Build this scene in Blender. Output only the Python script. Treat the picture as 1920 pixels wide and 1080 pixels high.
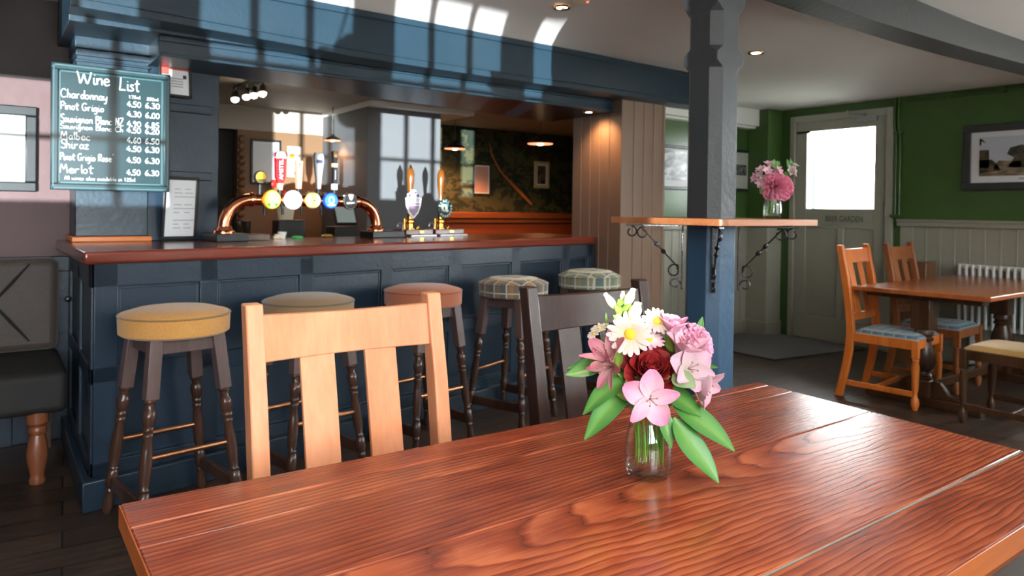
import bpy, bmesh, math, random
from mathutils import Vector, Matrix, Euler
for o in list(bpy.data.objects): bpy.data.objects.remove(o, do_unlink=True)
scn = bpy.context.scene
C = scn.collection
PI = math.pi
R_ = math.radians
rnd = random.Random(7)

# ------------------------------------------------------------------ camera, sky, daylight, exposure
cam_d = bpy.data.cameras.new('camera'); cam = bpy.data.objects.new('camera', cam_d); C.objects.link(cam)
F_PX, PITCH, ROLL, YAW, PP_Y = 1339.265, -1.0482e-2, 1.39442e-2, 0.629472, 406.665
fw = Vector((math.sin(YAW)*math.cos(PITCH), math.cos(YAW)*math.cos(PITCH), math.sin(PITCH)))
r0 = Vector((math.cos(YAW), -math.sin(YAW), 0)); u0 = r0.cross(fw)
cr = math.cos(ROLL)*r0 + math.sin(ROLL)*u0; cu = -math.sin(ROLL)*r0 + math.cos(ROLL)*u0
cam.matrix_world = Matrix(((cr.x, cu.x, -fw.x, 0), (cr.y, cu.y, -fw.y, 0), (cr.z, cu.z, -fw.z, 1.25), (0, 0, 0, 1)))
cam_d.sensor_width = 36; cam_d.lens = F_PX*36/1920; cam_d.shift_y = (PP_Y-540)/1920
cam_d.clip_start = .02; cam_d.clip_end = 200
cam_d.dof.use_dof = True; cam_d.dof.focus_distance = 1.33; cam_d.dof.aperture_fstop = 7.0
scn.camera = cam

world = bpy.data.worlds.new('world'); scn.world = world; world.use_nodes = True
wn = world.node_tree.nodes; wl = world.node_tree.links; wn.clear()
w_out = wn.new('ShaderNodeOutputWorld'); w_bg = wn.new('ShaderNodeBackground')
w_tc = wn.new('ShaderNodeTexCoord'); w_sep = wn.new('ShaderNodeSeparateXYZ'); w_rmp = wn.new('ShaderNodeValToRGB')
w_mr = wn.new('ShaderNodeMapRange'); w_mr.inputs[1].default_value = -1; w_mr.inputs[2].default_value = 1
wl.new(w_tc.outputs['Generated'], w_sep.inputs[0]); wl.new(w_sep.outputs['Z'], w_mr.inputs[0]); wl.new(w_mr.outputs[0], w_rmp.inputs[0])
w_rmp.color_ramp.elements[0].position = .47; w_rmp.color_ramp.elements[0].color = (.30, .285, .26, 1)
w_rmp.color_ramp.elements[1].position = .52; w_rmp.color_ramp.elements[1].color = (.93, .96, 1, 1)
wl.new(w_rmp.outputs[0], w_bg.inputs[0]); w_bg.inputs[1].default_value = 15; wl.new(w_bg.outputs[0], w_out.inputs[0])

def lamp(name, kind, loc, energy, color=(1, 1, 1), **kw):
    d = bpy.data.lights.new(name, kind); d.energy = energy; d.color = color
    o = bpy.data.objects.new(name, d); C.objects.link(o); o.location = loc
    for k, v in kw.items(): setattr(d, k, v)
    return o
SUN_DIR = Vector((.44, 1, .06))                      # low light thrown back up into the room through the front windows
sun = lamp('sun', 'SUN', (-2, -6, 1), 9, (.92, .97, 1), angle=R_(.3))
sun.rotation_euler = SUN_DIR.to_track_quat('-Z', 'Y').to_euler()
WIN_Y, SILL, HEAD = -.9, .93, 2.15                   # front window wall behind the camera
WINS = [(-2.46, -1.46), (-1.26, -.42), (-.243, .542), (.736, .95), (2.5, 4.0), (4.5, 6.0)]
SIDE_WIN = (-.55, 1.35)                              # window in the right-hand wall, level with the near table
for a, b in WINS:
    p = lamp('window_portal', 'AREA', ((a+b)/2, WIN_Y-.13, (SILL+HEAD)/2), 1, shape='RECTANGLE', size=b-a, size_y=HEAD-SILL)
    p.rotation_euler = (R_(90), 0, 0); p.data.cycles.is_portal = True
for x in (-.33, .64, 2.2):                            # unseen uplighters added on the front wall to brighten the ceiling
    u = lamp('ceiling_fill_beam', 'SPOT', (x, WIN_Y+.12, 1.86), 45, (1, .95, .90), spot_size=R_(150), spot_blend=1, shadow_soft_size=.06)
    u.rotation_euler = Vector((0, .55, 1)).to_track_quat('-Z', 'Y').to_euler()
p = lamp('window_portal', 'AREA', (6.62+.12, .4, (SILL+HEAD)/2), 1, shape='RECTANGLE', size=HEAD-SILL, size_y=1.9)
p.rotation_euler = (0, R_(90), 0); p.data.cycles.is_portal = True
vs = scn.view_settings
vs.view_transform = 'Standard'; vs.look = 'None'; vs.exposure = .85; vs.gamma = 1; vs.use_curve_mapping = False
scn.cycles.use_denoising = True
scn.cycles.max_bounces = 10; scn.cycles.diffuse_bounces = 5; scn.cycles.transparent_max_bounces = 16
scn.cycles.sample_clamp_indirect = 6; scn.cycles.blur_glossy = .6

# ------------------------------------------------------------------ mesh helpers
class MB:
    def __init__(s): s.v = []; s.f = []
    def add(s, vs_, fs):
        n = len(s.v); s.v += [tuple(p) for p in vs_]; s.f += [tuple(i+n for i in f) for f in fs]; return s
    def box(s, x0, x1, y0, y1, z0, z1, mat=None):
        p = [Vector((x, y, z)) for z in (z0, z1) for y in (y0, y1) for x in (x0, x1)]
        if mat is not None: p = [mat @ q for q in p]
        return s.add(p, [(0, 2, 3, 1), (4, 5, 7, 6), (0, 1, 5, 4), (1, 3, 7, 5), (3, 2, 6, 7), (2, 0, 4, 6)])
    def bar(s, a, b, w, h, up=(0, 0, 1)):             # a square bar from a to b
        a, b = Vector(a), Vector(b); d = (b-a).normalized(); u = Vector(up)
        x = d.cross(u).normalized(); z = x.cross(d)
        p = []
        for c in (a, b):
            for i, j in ((-1, -1), (1, -1), (1, 1), (-1, 1)): p.append(c + x*i*w/2 + z*j*h/2)
        return s.add(p, [(3, 2, 1, 0), (4, 5, 6, 7), (0, 1, 5, 4), (1, 2, 6, 5), (2, 3, 7, 6), (3, 0, 4, 7)])
    def loft(s, rings, caps=True, closed=False):
        n = len(rings[0]); vs_ = [p for r in rings for p in r]; fs = []
        m = len(rings)
        for i in range(m if closed else m-1):
            for j in range(n):
                a, b = i*n+j, i*n+(j+1) % n; c, d = ((i+1) % m)*n+(j+1) % n, ((i+1) % m)*n+j
                fs.append((a, b, c, d))
        if caps and not closed: fs.append(tuple(reversed(range(n)))); fs.append(tuple((m-1)*n+j for j in range(n)))
        return s.add(vs_, fs)
    def tube(s, pts, r, n=8, closed=False):
        pts = [Vector(p) for p in pts]; m = len(pts); rings = []
        rs = r if isinstance(r, (list, tuple)) else [r]*m
        x = None
        for i in range(m):
            if closed: t = pts[(i+1) % m]-pts[i-1]
            else: t = pts[min(i+1, m-1)]-pts[max(i-1, 0)]
            t.normalize()
            if x is None:
                ref = Vector((0, 0, 1)) if abs(t.z) < .9 else Vector((1, 0, 0)); x = t.cross(ref).normalized()
            else:
                x = (x - t*x.dot(t)).normalized()
            y = t.cross(x)
            rings.append([pts[i]+(x*math.cos(2*PI*k/n)+y*math.sin(2*PI*k/n))*rs[i] for k in range(n)])
        return s.loft(rings, closed=closed)
    def lathe(s, prof, n=24, o=(0, 0, 0), axis=(0, 0, 1)):   # prof: (radius, distance along the axis)
        o = Vector(o); t = Vector(axis).normalized()
        ref = Vector((0, 0, 1)) if abs(t.z) < .9 else Vector((1, 0, 0)); x = t.cross(ref).normalized() if abs(t.z) < .9 else Vector((1, 0, 0)); y = t.cross(x)
        return s.loft([[o+t*h+(x*math.cos(2*PI*k/n)+y*math.sin(2*PI*k/n))*max(r, 1e-5) for k in range(n)] for r, h in prof])
    def prism(s, poly, a, b, ax='z'):                  # polygon extruded along an axis
        def P(u, v, w): return {'z': (u, v, w), 'y': (u, w, v), 'x': (w, u, v)}[ax]
        n = len(poly)
        vs_ = [P(u, v, a) for u, v in poly]+[P(u, v, b) for u, v in poly]
        return s.add(vs_, [tuple(reversed(range(n))), tuple(range(n, 2*n))]+[(i, (i+1) % n, n+(i+1) % n, n+i) for i in range(n)])
    def grid(s, fn, nu, nv):
        vs_ = [fn(i/nu, j/nv) for j in range(nv+1) for i in range(nu+1)]
        return s.add(vs_, [(j*(nu+1)+i, j*(nu+1)+i+1, (j+1)*(nu+1)+i+1, (j+1)*(nu+1)+i) for j in range(nv) for i in range(nu)])
    def sphere(s, c, r, n=12, m=8, sc=(1, 1, 1)):
        c = Vector(c)
        return s.loft([[c+Vector((math.sin(PI*i/m)*math.cos(2*PI*k/n)*r*sc[0], math.sin(PI*i/m)*math.sin(2*PI*k/n)*r*sc[1], -math.cos(PI*i/m)*r*sc[2])) if 0 < i < m else c+Vector((1e-5*math.cos(2*PI*k/n), 1e-5*math.sin(2*PI*k/n), (-1 if i == 0 else 1)*r*sc[2])) for k in range(n)] for i in range(m+1)])
    def xf(s, M): s.v = [tuple(M @ Vector(p)) for p in s.v]; return s

def mk(name, mb, mat, parent=None, bevel=0, smooth=40, seg=2, solid=0, sub=0):
    me = bpy.data.meshes.new(name); me.from_pydata(mb.v, [], mb.f); me.validate(); me.update()
    bm = bmesh.new(); bm.from_mesh(me); bmesh.ops.recalc_face_normals(bm, faces=bm.faces); bm.to_mesh(me); bm.free()
    if smooth:
        me.polygons.foreach_set('use_smooth', [True]*len(me.polygons))
        if smooth < 180: me.set_sharp_from_angle(angle=R_(smooth))
    for m in (mat if isinstance(mat, (list, tuple)) else [mat]): me.materials.append(m)
    o = bpy.data.objects.new(name, me); C.objects.link(o)
    if parent is not None: o.parent = parent
    if solid:
        m = o.modifiers.new('thickness', 'SOLIDIFY'); m.thickness = solid; m.offset = 0
    if bevel:
        m = o.modifiers.new('edges', 'BEVEL'); m.width = bevel; m.segments = seg; m.limit_method = 'ANGLE'; m.angle_limit = R_(40); m.harden_normals = False
    if sub:
        m = o.modifiers.new('smooth', 'SUBSURF'); m.levels = sub; m.render_levels = sub
    return o
def thing(name, label, cat, loc=(0, 0, 0), rz=0, group=None):
    o = bpy.data.objects.new(name, None); C.objects.link(o); o.location = loc; o.rotation_euler = (0, 0, rz); o.empty_display_size = .1
    o['label'] = label; o['category'] = cat
    if group: o['group'] = group
    return o
def tag(o, label, cat, group=None):
    o['label'] = label; o['category'] = cat
    if group: o['group'] = group
    return o
def struct(name, mb, mat, parent=None, **kw):
    o = mk(name, mb, mat, parent, **kw)
    if parent is None: o['kind'] = 'structure'
    return o
def dup(root, loc, rz, label, scale=None):
    r = root.copy(); C.objects.link(r); r.location = loc; r.rotation_euler = (0, 0, rz); r['label'] = label
    if scale: r.scale = scale
    for ch in list(root.children):
        c = ch.copy(); C.objects.link(c); c.parent = r
        for g in list(ch.children):
            d = g.copy(); C.objects.link(d); d.parent = c
    return r

# ------------------------------------------------------------------ materials
def srgb(r, g, b):
    f = lambda c: (c/255/12.92 if c/255 <= .04045 else ((c/255+.055)/1.055)**2.4)
    return (f(r), f(g), f(b), 1)
def base(name):
    m = bpy.data.materials.new(name); m.use_nodes = True
    nt = m.node_tree; b = nt.nodes['Principled BSDF']
    return m, nt, b
def paint(name, col, rough=.5, var=.12, scale=9, bump=.05, metal=0, spec=.5, coat=0, bscale=None):
    m, nt, b = base(name); N, L = nt.nodes, nt.links
    tc = N.new('ShaderNodeTexCoord'); no = N.new('ShaderNodeTexNoise'); no.inputs['Scale'].default_value = scale; no.inputs['Detail'].default_value = 5
    L.new(tc.outputs['Object'], no.inputs['Vector'])
    mx = N.new('ShaderNodeMix'); mx.data_type = 'RGBA'
    mx.inputs[6].default_value = tuple(c*(1-var) for c in col[:3])+(1,); mx.inputs[7].default_value = tuple(min(1, c*(1+var)) for c in col[:3])+(1,)
    L.new(no.outputs[0], mx.inputs[0]); L.new(mx.outputs[2], b.inputs['Base Color'])
    b.inputs['Roughness'].default_value = rough; b.inputs['Metallic'].default_value = metal; b.inputs['Specular IOR Level'].default_value = spec
    b.inputs['Coat Weight'].default_value = coat; b.inputs['Coat Roughness'].default_value = .12
    if bump:
        n2 = N.new('ShaderNodeTexNoise'); n2.inputs['Scale'].default_value = bscale or scale*6; n2.inputs['Detail'].default_value = 4
        L.new(tc.outputs['Object'], n2.inputs['Vector'])
        bp = N.new('ShaderNodeBump'); bp.inputs['Strength'].default_value = bump; bp.inputs['Distance'].default_value = .01
        L.new(n2.outputs[0], bp.inputs['Height']); L.new(bp.outputs[0], b.inputs['Normal'])
    return m
def wood(name, dark, light, rough=.3, scale=14, axis=0, stretch=.06, bump=.06, coat=0):
    """fine straight grain running along one object axis"""
    m, nt, b = base(name); N, L = nt.nodes, nt.links
    tc = N.new('ShaderNodeTexCoord'); mp = N.new('ShaderNodeMapping'); sc = [1, 1, 1]; sc[axis] = stretch; mp.inputs['Scale'].default_value = sc
    L.new(tc.outputs['Object'], mp.inputs[0])
    no = N.new('ShaderNodeTexNoise'); no.inputs['Scale'].default_value = scale; no.inputs['Detail'].default_value = 6; no.inputs['Distortion'].default_value = .6
    L.new(mp.outputs[0], no.inputs['Vector'])
    n2 = N.new('ShaderNodeTexNoise'); n2.inputs['Scale'].default_value = scale*9; n2.inputs['Detail'].default_value = 3
    L.new(mp.outputs[0], n2.inputs['Vector'])
    ad = N.new('ShaderNodeMath'); ad.operation = 'MULTIPLY_ADD'; ad.inputs[1].default_value = .45; L.new(n2.outputs[0], ad.inputs[0]); L.new(no.outputs[0], ad.inputs[2])
    rp = N.new('ShaderNodeValToRGB'); rp.color_ramp.elements[0].position = .42; rp.color_ramp.elements[0].color = dark; rp.color_ramp.elements[1].position = 1.0; rp.color_ramp.elements[1].color = light
    L.new(ad.outputs[0], rp.inputs[0]); L.new(rp.outputs[0], b.inputs['Base Color'])
    b.inputs['Roughness'].default_value = rough; b.inputs['Coat Weight'].default_value = coat; b.inputs['Coat Roughness'].default_value = .15
    bp = N.new('ShaderNodeBump'); bp.inputs['Strength'].default_value = bump; bp.inputs['Distance'].default_value = .004
    L.new(n2.outputs[0], bp.inputs['Height']); L.new(bp.outputs[0], b.inputs['Normal'])
    return m
def mathn(nt, op, a, b=None, c=None):
    n = nt.nodes.new('ShaderNodeMath'); n.operation = op
    for i, v in enumerate((a, b, c)):
        if v is None: continue
        if isinstance(v, (int, float)): n.inputs[i].default_value = v
        else: nt.links.new(v, n.inputs[i])
    return n.outputs[0]
def ash_planks(name):
    """stained ash boards: growth rings cut lengthwise, cathedral figure, a different cut for every board"""
    m, nt, b = base(name); N, L = nt.nodes, nt.links
    tc = N.new('ShaderNodeTexCoord'); se = N.new('ShaderNodeSeparateXYZ'); L.new(tc.outputs['Object'], se.inputs[0])
    ge = N.new('ShaderNodeNewGeometry'); rn = ge.outputs['Random Per Island']
    wob = N.new('ShaderNodeTexNoise'); wob.inputs['Scale'].default_value = 1; wob.inputs['Detail'].default_value = 3
    cb = N.new('ShaderNodeCombineXYZ')
    L.new(mathn(nt, 'MULTIPLY', se.outputs[0], 3.2), cb.inputs[0]); L.new(mathn(nt, 'MULTIPLY', se.outputs[1], 9), cb.inputs[1]); L.new(mathn(nt, 'MULTIPLY', rn, 31), cb.inputs[2])
    L.new(cb.outputs[0], wob.inputs['Vector'])
    w0 = mathn(nt, 'SUBTRACT', wob.outputs[0], .5)
    off = mathn(nt, 'MULTIPLY_ADD', mathn(nt, 'FRACT', mathn(nt, 'MULTIPLY', rn, 7.3)), .5, -.18)
    yy = mathn(nt, 'ADD', mathn(nt, 'ADD', se.outputs[1], off), mathn(nt, 'MULTIPLY', w0, .036))
    xs = mathn(nt, 'ADD', se.outputs[0], mathn(nt, 'MULTIPLY_ADD', rn, 1.6, -1.9))
    xx = mathn(nt, 'ADD', mathn(nt, 'MULTIPLY', xs, .085), mathn(nt, 'MULTIPLY', w0, .03))
    d = mathn(nt, 'SQRT', mathn(nt, 'ADD', mathn(nt, 'MULTIPLY', yy, yy), mathn(nt, 'MULTIPLY', xx, xx)))
    fr = mathn(nt, 'FRACT', mathn(nt, 'MULTIPLY', d, 84))
    ring = mathn(nt, 'MINIMUM', mathn(nt, 'POWER', fr, .55), mathn(nt, 'MULTIPLY', mathn(nt, 'SUBTRACT', 1.0, fr), 5.0))
    fine = N.new('ShaderNodeTexNoise'); fine.inputs['Scale'].default_value = 1; fine.inputs['Detail'].default_value = 5
    c2 = N.new('ShaderNodeCombineXYZ'); L.new(mathn(nt, 'MULTIPLY', se.outputs[0], 9), c2.inputs[0]); L.new(mathn(nt, 'MULTIPLY', se.outputs[1], 330), c2.inputs[1]); L.new(mathn(nt, 'MULTIPLY', rn, 17), c2.inputs[2])
    L.new(c2.outputs[0], fine.inputs['Vector'])
    big = N.new('ShaderNodeTexNoise'); big.inputs['Scale'].default_value = 2.2; big.inputs['Detail'].default_value = 2; L.new(cb.outputs[0], big.inputs['Vector'])
    t = mathn(nt, 'ADD', mathn(nt, 'MULTIPLY', mathn(nt, 'MULTIPLY', ring, mathn(nt, 'MULTIPLY_ADD', big.outputs[0], 1.1, .25)), mathn(nt, 'MULTIPLY_ADD', mathn(nt, 'FRACT', mathn(nt, 'MULTIPLY', rn, 5.1)), .5, .26)), mathn(nt, 'MULTIPLY', fine.outputs[0], .55))
    t = mathn(nt, 'ADD', t, mathn(nt, 'MULTIPLY_ADD', big.outputs[0], .35, -.19))
    rp = N.new('ShaderNodeValToRGB'); e = rp.color_ramp.elements
    e[0].position = .12; e[0].color = srgb(80, 30, 16); e[1].position = .95; e[1].color = srgb(188, 102, 62)
    k = e.new(.5); k.color = srgb(144, 64, 37)
    L.new(t, rp.inputs[0])
    hv = N.new('ShaderNodeHueSaturation'); L.new(rp.outputs[0], hv.inputs['Color']); L.new(mathn(nt, 'MULTIPLY_ADD', mathn(nt, 'FRACT', mathn(nt, 'MULTIPLY', rn, 3.7)), .42, .74), hv.inputs['Value'])
    L.new(hv.outputs[0], b.inputs['Base Color'])
    L.new(mathn(nt, 'MULTIPLY_ADD', fine.outputs[0], .14, .17), b.inputs['Roughness']); b.inputs['Specular IOR Level'].default_value = .5
    bp = N.new('ShaderNodeBump'); bp.inputs['Strength'].default_value = .16; bp.inputs['Distance'].default_value = .0012
    L.new(mathn(nt, 'ADD', mathn(nt, 'MULTIPLY', ring, .7), fine.outputs[0]), bp.inputs['Height']); L.new(bp.outputs[0], b.inputs['Normal'])
    return m
def floorboards(name):
    m, nt, b = base(name); N, L = nt.nodes, nt.links
    tc = N.new('ShaderNodeTexCoord'); mp = N.new('ShaderNodeMapping'); mp.inputs['Rotation'].default_value = (0, 0, R_(4)); L.new(tc.outputs['Object'], mp.inputs[0])
    br = N.new('ShaderNodeTexBrick'); br.inputs['Scale'].default_value = 1; br.inputs['Brick Width'].default_value = 1.9; br.inputs['Row Height'].default_value = .16; br.inputs['Mortar Size'].default_value = .004
    br.inputs['Color1'].default_value = srgb(54, 40, 31); br.inputs['Color2'].default_value = srgb(76, 58, 45); br.inputs['Mortar'].default_value = srgb(22, 17, 14)
    L.new(mp.outputs[0], br.inputs['Vector'])
    m2 = N.new('ShaderNodeMapping'); m2.inputs['Scale'].default_value = (2.2, 20, 1); L.new(mp.outputs[0], m2.inputs[0])
    no = N.new('ShaderNodeTexNoise'); no.inputs['Scale'].default_value = 2.2; no.inputs['Detail'].default_value = 7; L.new(m2.outputs[0], no.inputs['Vector'])
    n3 = N.new('ShaderNodeTexNoise'); n3.inputs['Scale'].default_value = 3.1; n3.inputs['Detail'].default_value = 4; L.new(tc.outputs['Object'], n3.inputs['Vector'])
    f = mathn(nt, 'MULTIPLY', mathn(nt, 'MULTIPLY_ADD', no.outputs[0], 1.3, .3), mathn(nt, 'MULTIPLY_ADD', n3.outputs[0], 1.5, .2))
    mx = N.new('ShaderNodeMix'); mx.data_type = 'RGBA'; mx.blend_type = 'MULTIPLY'; mx.inputs[0].default_value = 1
    L.new(br.outputs[0], mx.inputs[6]); L.new(f, mx.inputs[7]); L.new(mx.outputs[2], b.inputs['Base Color'])
    L.new(mathn(nt, 'MULTIPLY_ADD', no.outputs[0], .3, .3), b.inputs['Roughness'])
    bp = N.new('ShaderNodeBump'); bp.inputs['Strength'].default_value = .3; bp.inputs['Distance'].default_value = .004
    L.new(mathn(nt, 'SUBTRACT', no.outputs[0], br.outputs['Fac']), bp.inputs['Height']); L.new(bp.outputs[0], b.inputs['Normal'])
    return m
def fabric(name, col, col2, rough=.9, weave=420, sheen=.25):
    m, nt, b = base(name); N, L = nt.nodes, nt.links
    tc = N.new('ShaderNodeTexCoord')
    no = N.new('ShaderNodeTexNoise'); no.inputs['Scale'].default_value = weave*.4; no.inputs['Detail'].default_value = 3; L.new(tc.outputs['Object'], no.inputs['Vector'])
    n2 = N.new('ShaderNodeTexNoise'); n2.inputs['Scale'].default_value = 6; L.new(tc.outputs['Object'], n2.inputs['Vector'])
    mx = N.new('ShaderNodeMix'); mx.data_type = 'RGBA'; mx.inputs[6].default_value = col; mx.inputs[7].default_value = col2
    L.new(mathn(nt, 'MULTIPLY_ADD', n2.outputs[0], .5, mathn(nt, 'MULTIPLY_ADD', no.outputs[0], 1.2, -.35)), mx.inputs[0]); mx.clamp_factor = True
    L.new(mx.outputs[2], b.inputs['Base Color']); b.inputs['Roughness'].default_value = rough; b.inputs['Sheen Weight'].default_value = sheen
    bp = N.new('ShaderNodeBump'); bp.inputs['Strength'].default_value = .5; bp.inputs['Distance'].default_value = .002
    L.new(no.outputs[0], bp.inputs['Height']); L.new(bp.outputs[0], b.inputs['Normal'])
    return m
def tartan(name, ground, stripe, thin, pitch=.085, hv=None):
    m, nt, b = base(name); N, L = nt.nodes, nt.links
    tc = N.new('ShaderNodeTexCoord'); se = N.new('ShaderNodeSeparateXYZ'); L.new(tc.outputs['Object'], se.inputs[0])
    cols = None; cur = ground
    mx0 = None
    def band(sock, off, w):
        f = mathn(nt, 'FRACT', mathn(nt, 'MULTIPLY_ADD', sock, 1/pitch, off))
        return mathn(nt, 'LESS_THAN', f, w)
    no = N.new('ShaderNodeTexNoise'); no.inputs['Scale'].default_value = 160; L.new(tc.outputs['Object'], no.inputs['Vector'])
    c = None
    wide = mathn(nt, 'MULTIPLY', mathn(nt, 'ADD', band(se.outputs[0], .5, .42), band(se.outputs[1], .5, .42)), .5)
    mx = N.new('ShaderNodeMix'); mx.data_type = 'RGBA'; mx.inputs[6].default_value = ground; mx.inputs[7].default_value = stripe; L.new(wide, mx.inputs[0])
    ln = mathn(nt, 'MAXIMUM', mathn(nt, 'MAXIMUM', band(se.outputs[0], .05, .11), band(se.outputs[1], .05, .11)), band(se.outputs[2], hv if hv is not None else .3, .09))
    m2 = N.new('ShaderNodeMix'); m2.data_type = 'RGBA'; m2.inputs[7].default_value = thin; L.new(mx.outputs[2], m2.inputs[6]); L.new(mathn(nt, 'MULTIPLY', ln, mathn(nt, 'MULTIPLY_ADD', no.outputs[0], .6, .4)), m2.inputs[0])
    L.new(m2.outputs[2], b.inputs['Base Color']); b.inputs['Roughness'].default_value = .92; b.inputs['Sheen Weight'].default_value = .2
    bp = N.new('ShaderNodeBump'); bp.inputs['Strength'].default_value = .4; bp.inputs['Distance'].default_value = .002; L.new(no.outputs[0], bp.inputs['Height']); L.new(bp.outputs[0], b.inputs['Normal'])
    return m
def emit(name, col, strength):
    m, nt, b = base(name); b.inputs['Base Color'].default_value = col; b.inputs['Emission Color'].default_value = col; b.inputs['Emission Strength'].default_value = strength
    return m
def metal(name, col, rough=.2, bump=.02):
    return paint(name, col, rough, .08, 25, bump, metal=1)
def clear_glass(name, tint=(1, 1, 1, 1), rough=0, ior=1.45):
    m, nt, b = base(name); b.inputs['Base Color'].default_value = tint; b.inputs['Transmission Weight'].default_value = 1; b.inputs['Roughness'].default_value = rough; b.inputs['IOR'].default_value = ior
    return m
def thin_pane(name, tint=(.97, .99, .98, 1)):
    m, nt, b = base(name); N, L = nt.nodes, nt.links; N.remove(b)
    tr = N.new('ShaderNodeBsdfTransparent'); tr.inputs[0].default_value = tint; gl = N.new('ShaderNodeBsdfGlossy'); gl.inputs['Roughness'].default_value = .02
    fr = N.new('ShaderNodeFresnel'); fr.inputs[0].default_value = 1.45; mx = N.new('ShaderNodeMixShader')
    L.new(fr.outputs[0], mx.inputs[0]); L.new(tr.outputs[0], mx.inputs[1]); L.new(gl.outputs[0], mx.inputs[2]); L.new(mx.outputs[0], N['Material Output'].inputs[0])
    return m
def petal_mat(name, inner, outer, streak=None, trans=.25, rough=.55):
    """petal: colour runs from the claw to the tip along generated Y"""
    m, nt, b = base(name); N, L = nt.nodes, nt.links
    no = N.new('ShaderNodeTexNoise'); no.inputs['Scale'].default_value = 60; tc = N.new('ShaderNodeTexCoord'); L.new(tc.outputs['Object'], no.inputs['Vector'])
    at = N.new('ShaderNodeAttribute'); at.attribute_name = 'along'
    mx = N.new('ShaderNodeMix'); mx.data_type = 'RGBA'; mx.inputs[6].default_value = inner; mx.inputs[7].default_value = outer
    L.new(mathn(nt, 'MULTIPLY_ADD', no.outputs[0], .3, mathn(nt, 'MULTIPLY_ADD', at.outputs['Fac'], 1.1, -.15)), mx.inputs[0]); mx.clamp_factor = True
    L.new(mx.outputs[2], b.inputs['Base Color']); b.inputs['Roughness'].default_value = rough
    b.inputs['Subsurface Weight'].default_value = 0
    tl = N.new('ShaderNodeBsdfTranslucent'); L.new(mx.outputs[2], tl.inputs[0]); ms = N.new('ShaderNodeMixShader'); ms.inputs[0].default_value = trans
    L.new(b.outputs[0], ms.inputs[1]); L.new(tl.outputs[0], ms.inputs[2]); L.new(ms.outputs[0], N['Material Output'].inputs[0])
    return m

NAVY = paint('navy_paint', srgb(29, 50, 63), .34, .14, 7, .12)
NAVYD = paint('deep_navy_paint', srgb(29, 45, 60), .36, .14, 7, .12)
POSTB = paint('blue_lower_timber', srgb(50, 82, 110), .4, .12, 6, .2)
POSTP = paint('slate_blue_timber_paint', srgb(62, 66, 70), .45, .12, 6, .25)
BEAMP = paint('charcoal_beam_paint', srgb(52, 54, 56), .5, .12, 6, .25)
GREEN = paint('bottle_green_paint', srgb(66, 96, 46), .3, .14, 3, .05)
STONE = paint('stone_grey_paint', srgb(162, 160, 146), .38, .06, 5, .05)
TAUPE = paint('taupe_paint', srgb(138, 114, 98), .45, .06, 5, .04)
CEIL = paint('ceiling_paint', srgb(226, 222, 220), .8, .05, 2.2, .35, bscale=7)
WHITE = paint('white_paint', srgb(232, 232, 228), .5, .03, 5, .05)
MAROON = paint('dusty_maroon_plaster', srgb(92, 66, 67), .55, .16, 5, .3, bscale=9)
DKMAROON = paint('shaded_plum_plaster', srgb(50, 40, 40), .6, .16, 5, .3, bscale=9)
TABLEW = ash_planks('stained_ash_boards')
TABLEE = wood('stained_table_edge', srgb(150, 66, 26), srgb(206, 116, 58), .3, 12, 0)
CHAIRW = wood('orange_beech', srgb(196, 120, 80), srgb(224, 156, 116), .38, 9, 2, .1, .03)
CHAIRD = wood('dark_walnut_stain', srgb(42, 28, 25), srgb(66, 47, 43), .24, 9, 2, .1, .03)
CHAIRR = wood('golden_oak_stain', srgb(176, 84, 26), srgb(222, 128, 52), .35, 9, 2, .1, .03)
CHAIRB = wood('brown_oak_stain', srgb(116, 62, 30), srgb(160, 96, 52), .35, 9, 2, .1, .03)
STOOLW = wood('dark_turned_oak', srgb(44, 28, 22), srgb(84, 56, 44), .22, 10, 2, .1, .03)
STOOLBLOCK = wood('worn_dark_oak', srgb(66, 50, 48), srgb(104, 84, 80), .4, 10, 2, .1, .03)
DARKW = wood('dark_oak', srgb(48, 30, 20), srgb(92, 62, 42), .25, 10, 2, .1, .03)
COPPERRAIL = metal('worn_copper_rail', srgb(214, 150, 110), .28)
BARTOP = wood('polished_mahogany', srgb(84, 30, 20), srgb(136, 60, 42), .18, 8, 0, .08, .02, coat=.4)
HONEY = wood('honey_wood', srgb(186, 92, 34), srgb(222, 130, 58), .3, 10, 0)
SHELFW = wood('oiled_shelf_wood', srgb(150, 84, 46), srgb(196, 128, 84), .4, 10, 0)
FLOOR = floorboards('old_dark_floorboards')
COPPER = metal('polished_copper', srgb(236, 150, 112), .12)
BRASS = metal('polished_brass', srgb(226, 170, 84), .16)
CHROME = metal('chrome', srgb(214, 214, 210), .12)
STEEL = metal('brushed_steel', srgb(170, 172, 174), .35)
IRON = paint('black_wrought_iron', srgb(30, 30, 32), .25, .2, 30, .2)
BLACK = paint('black_plastic', srgb(26, 26, 28), .4, .1, 20, .02)
BLACKF = paint('black_frame_paint', srgb(30, 36, 40), .35, .1, 20, .03)
PAPER = paint('paper', srgb(226, 228, 230), .8, .03, 14, 0)
CREAM = paint('cream_plastic', srgb(238, 222, 196), .5, .03, 14, 0)
RADW = paint('radiator_enamel', srgb(222, 226, 224), .35, .02, 10, 0)
GLASS = thin_pane('window_glass')
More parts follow.
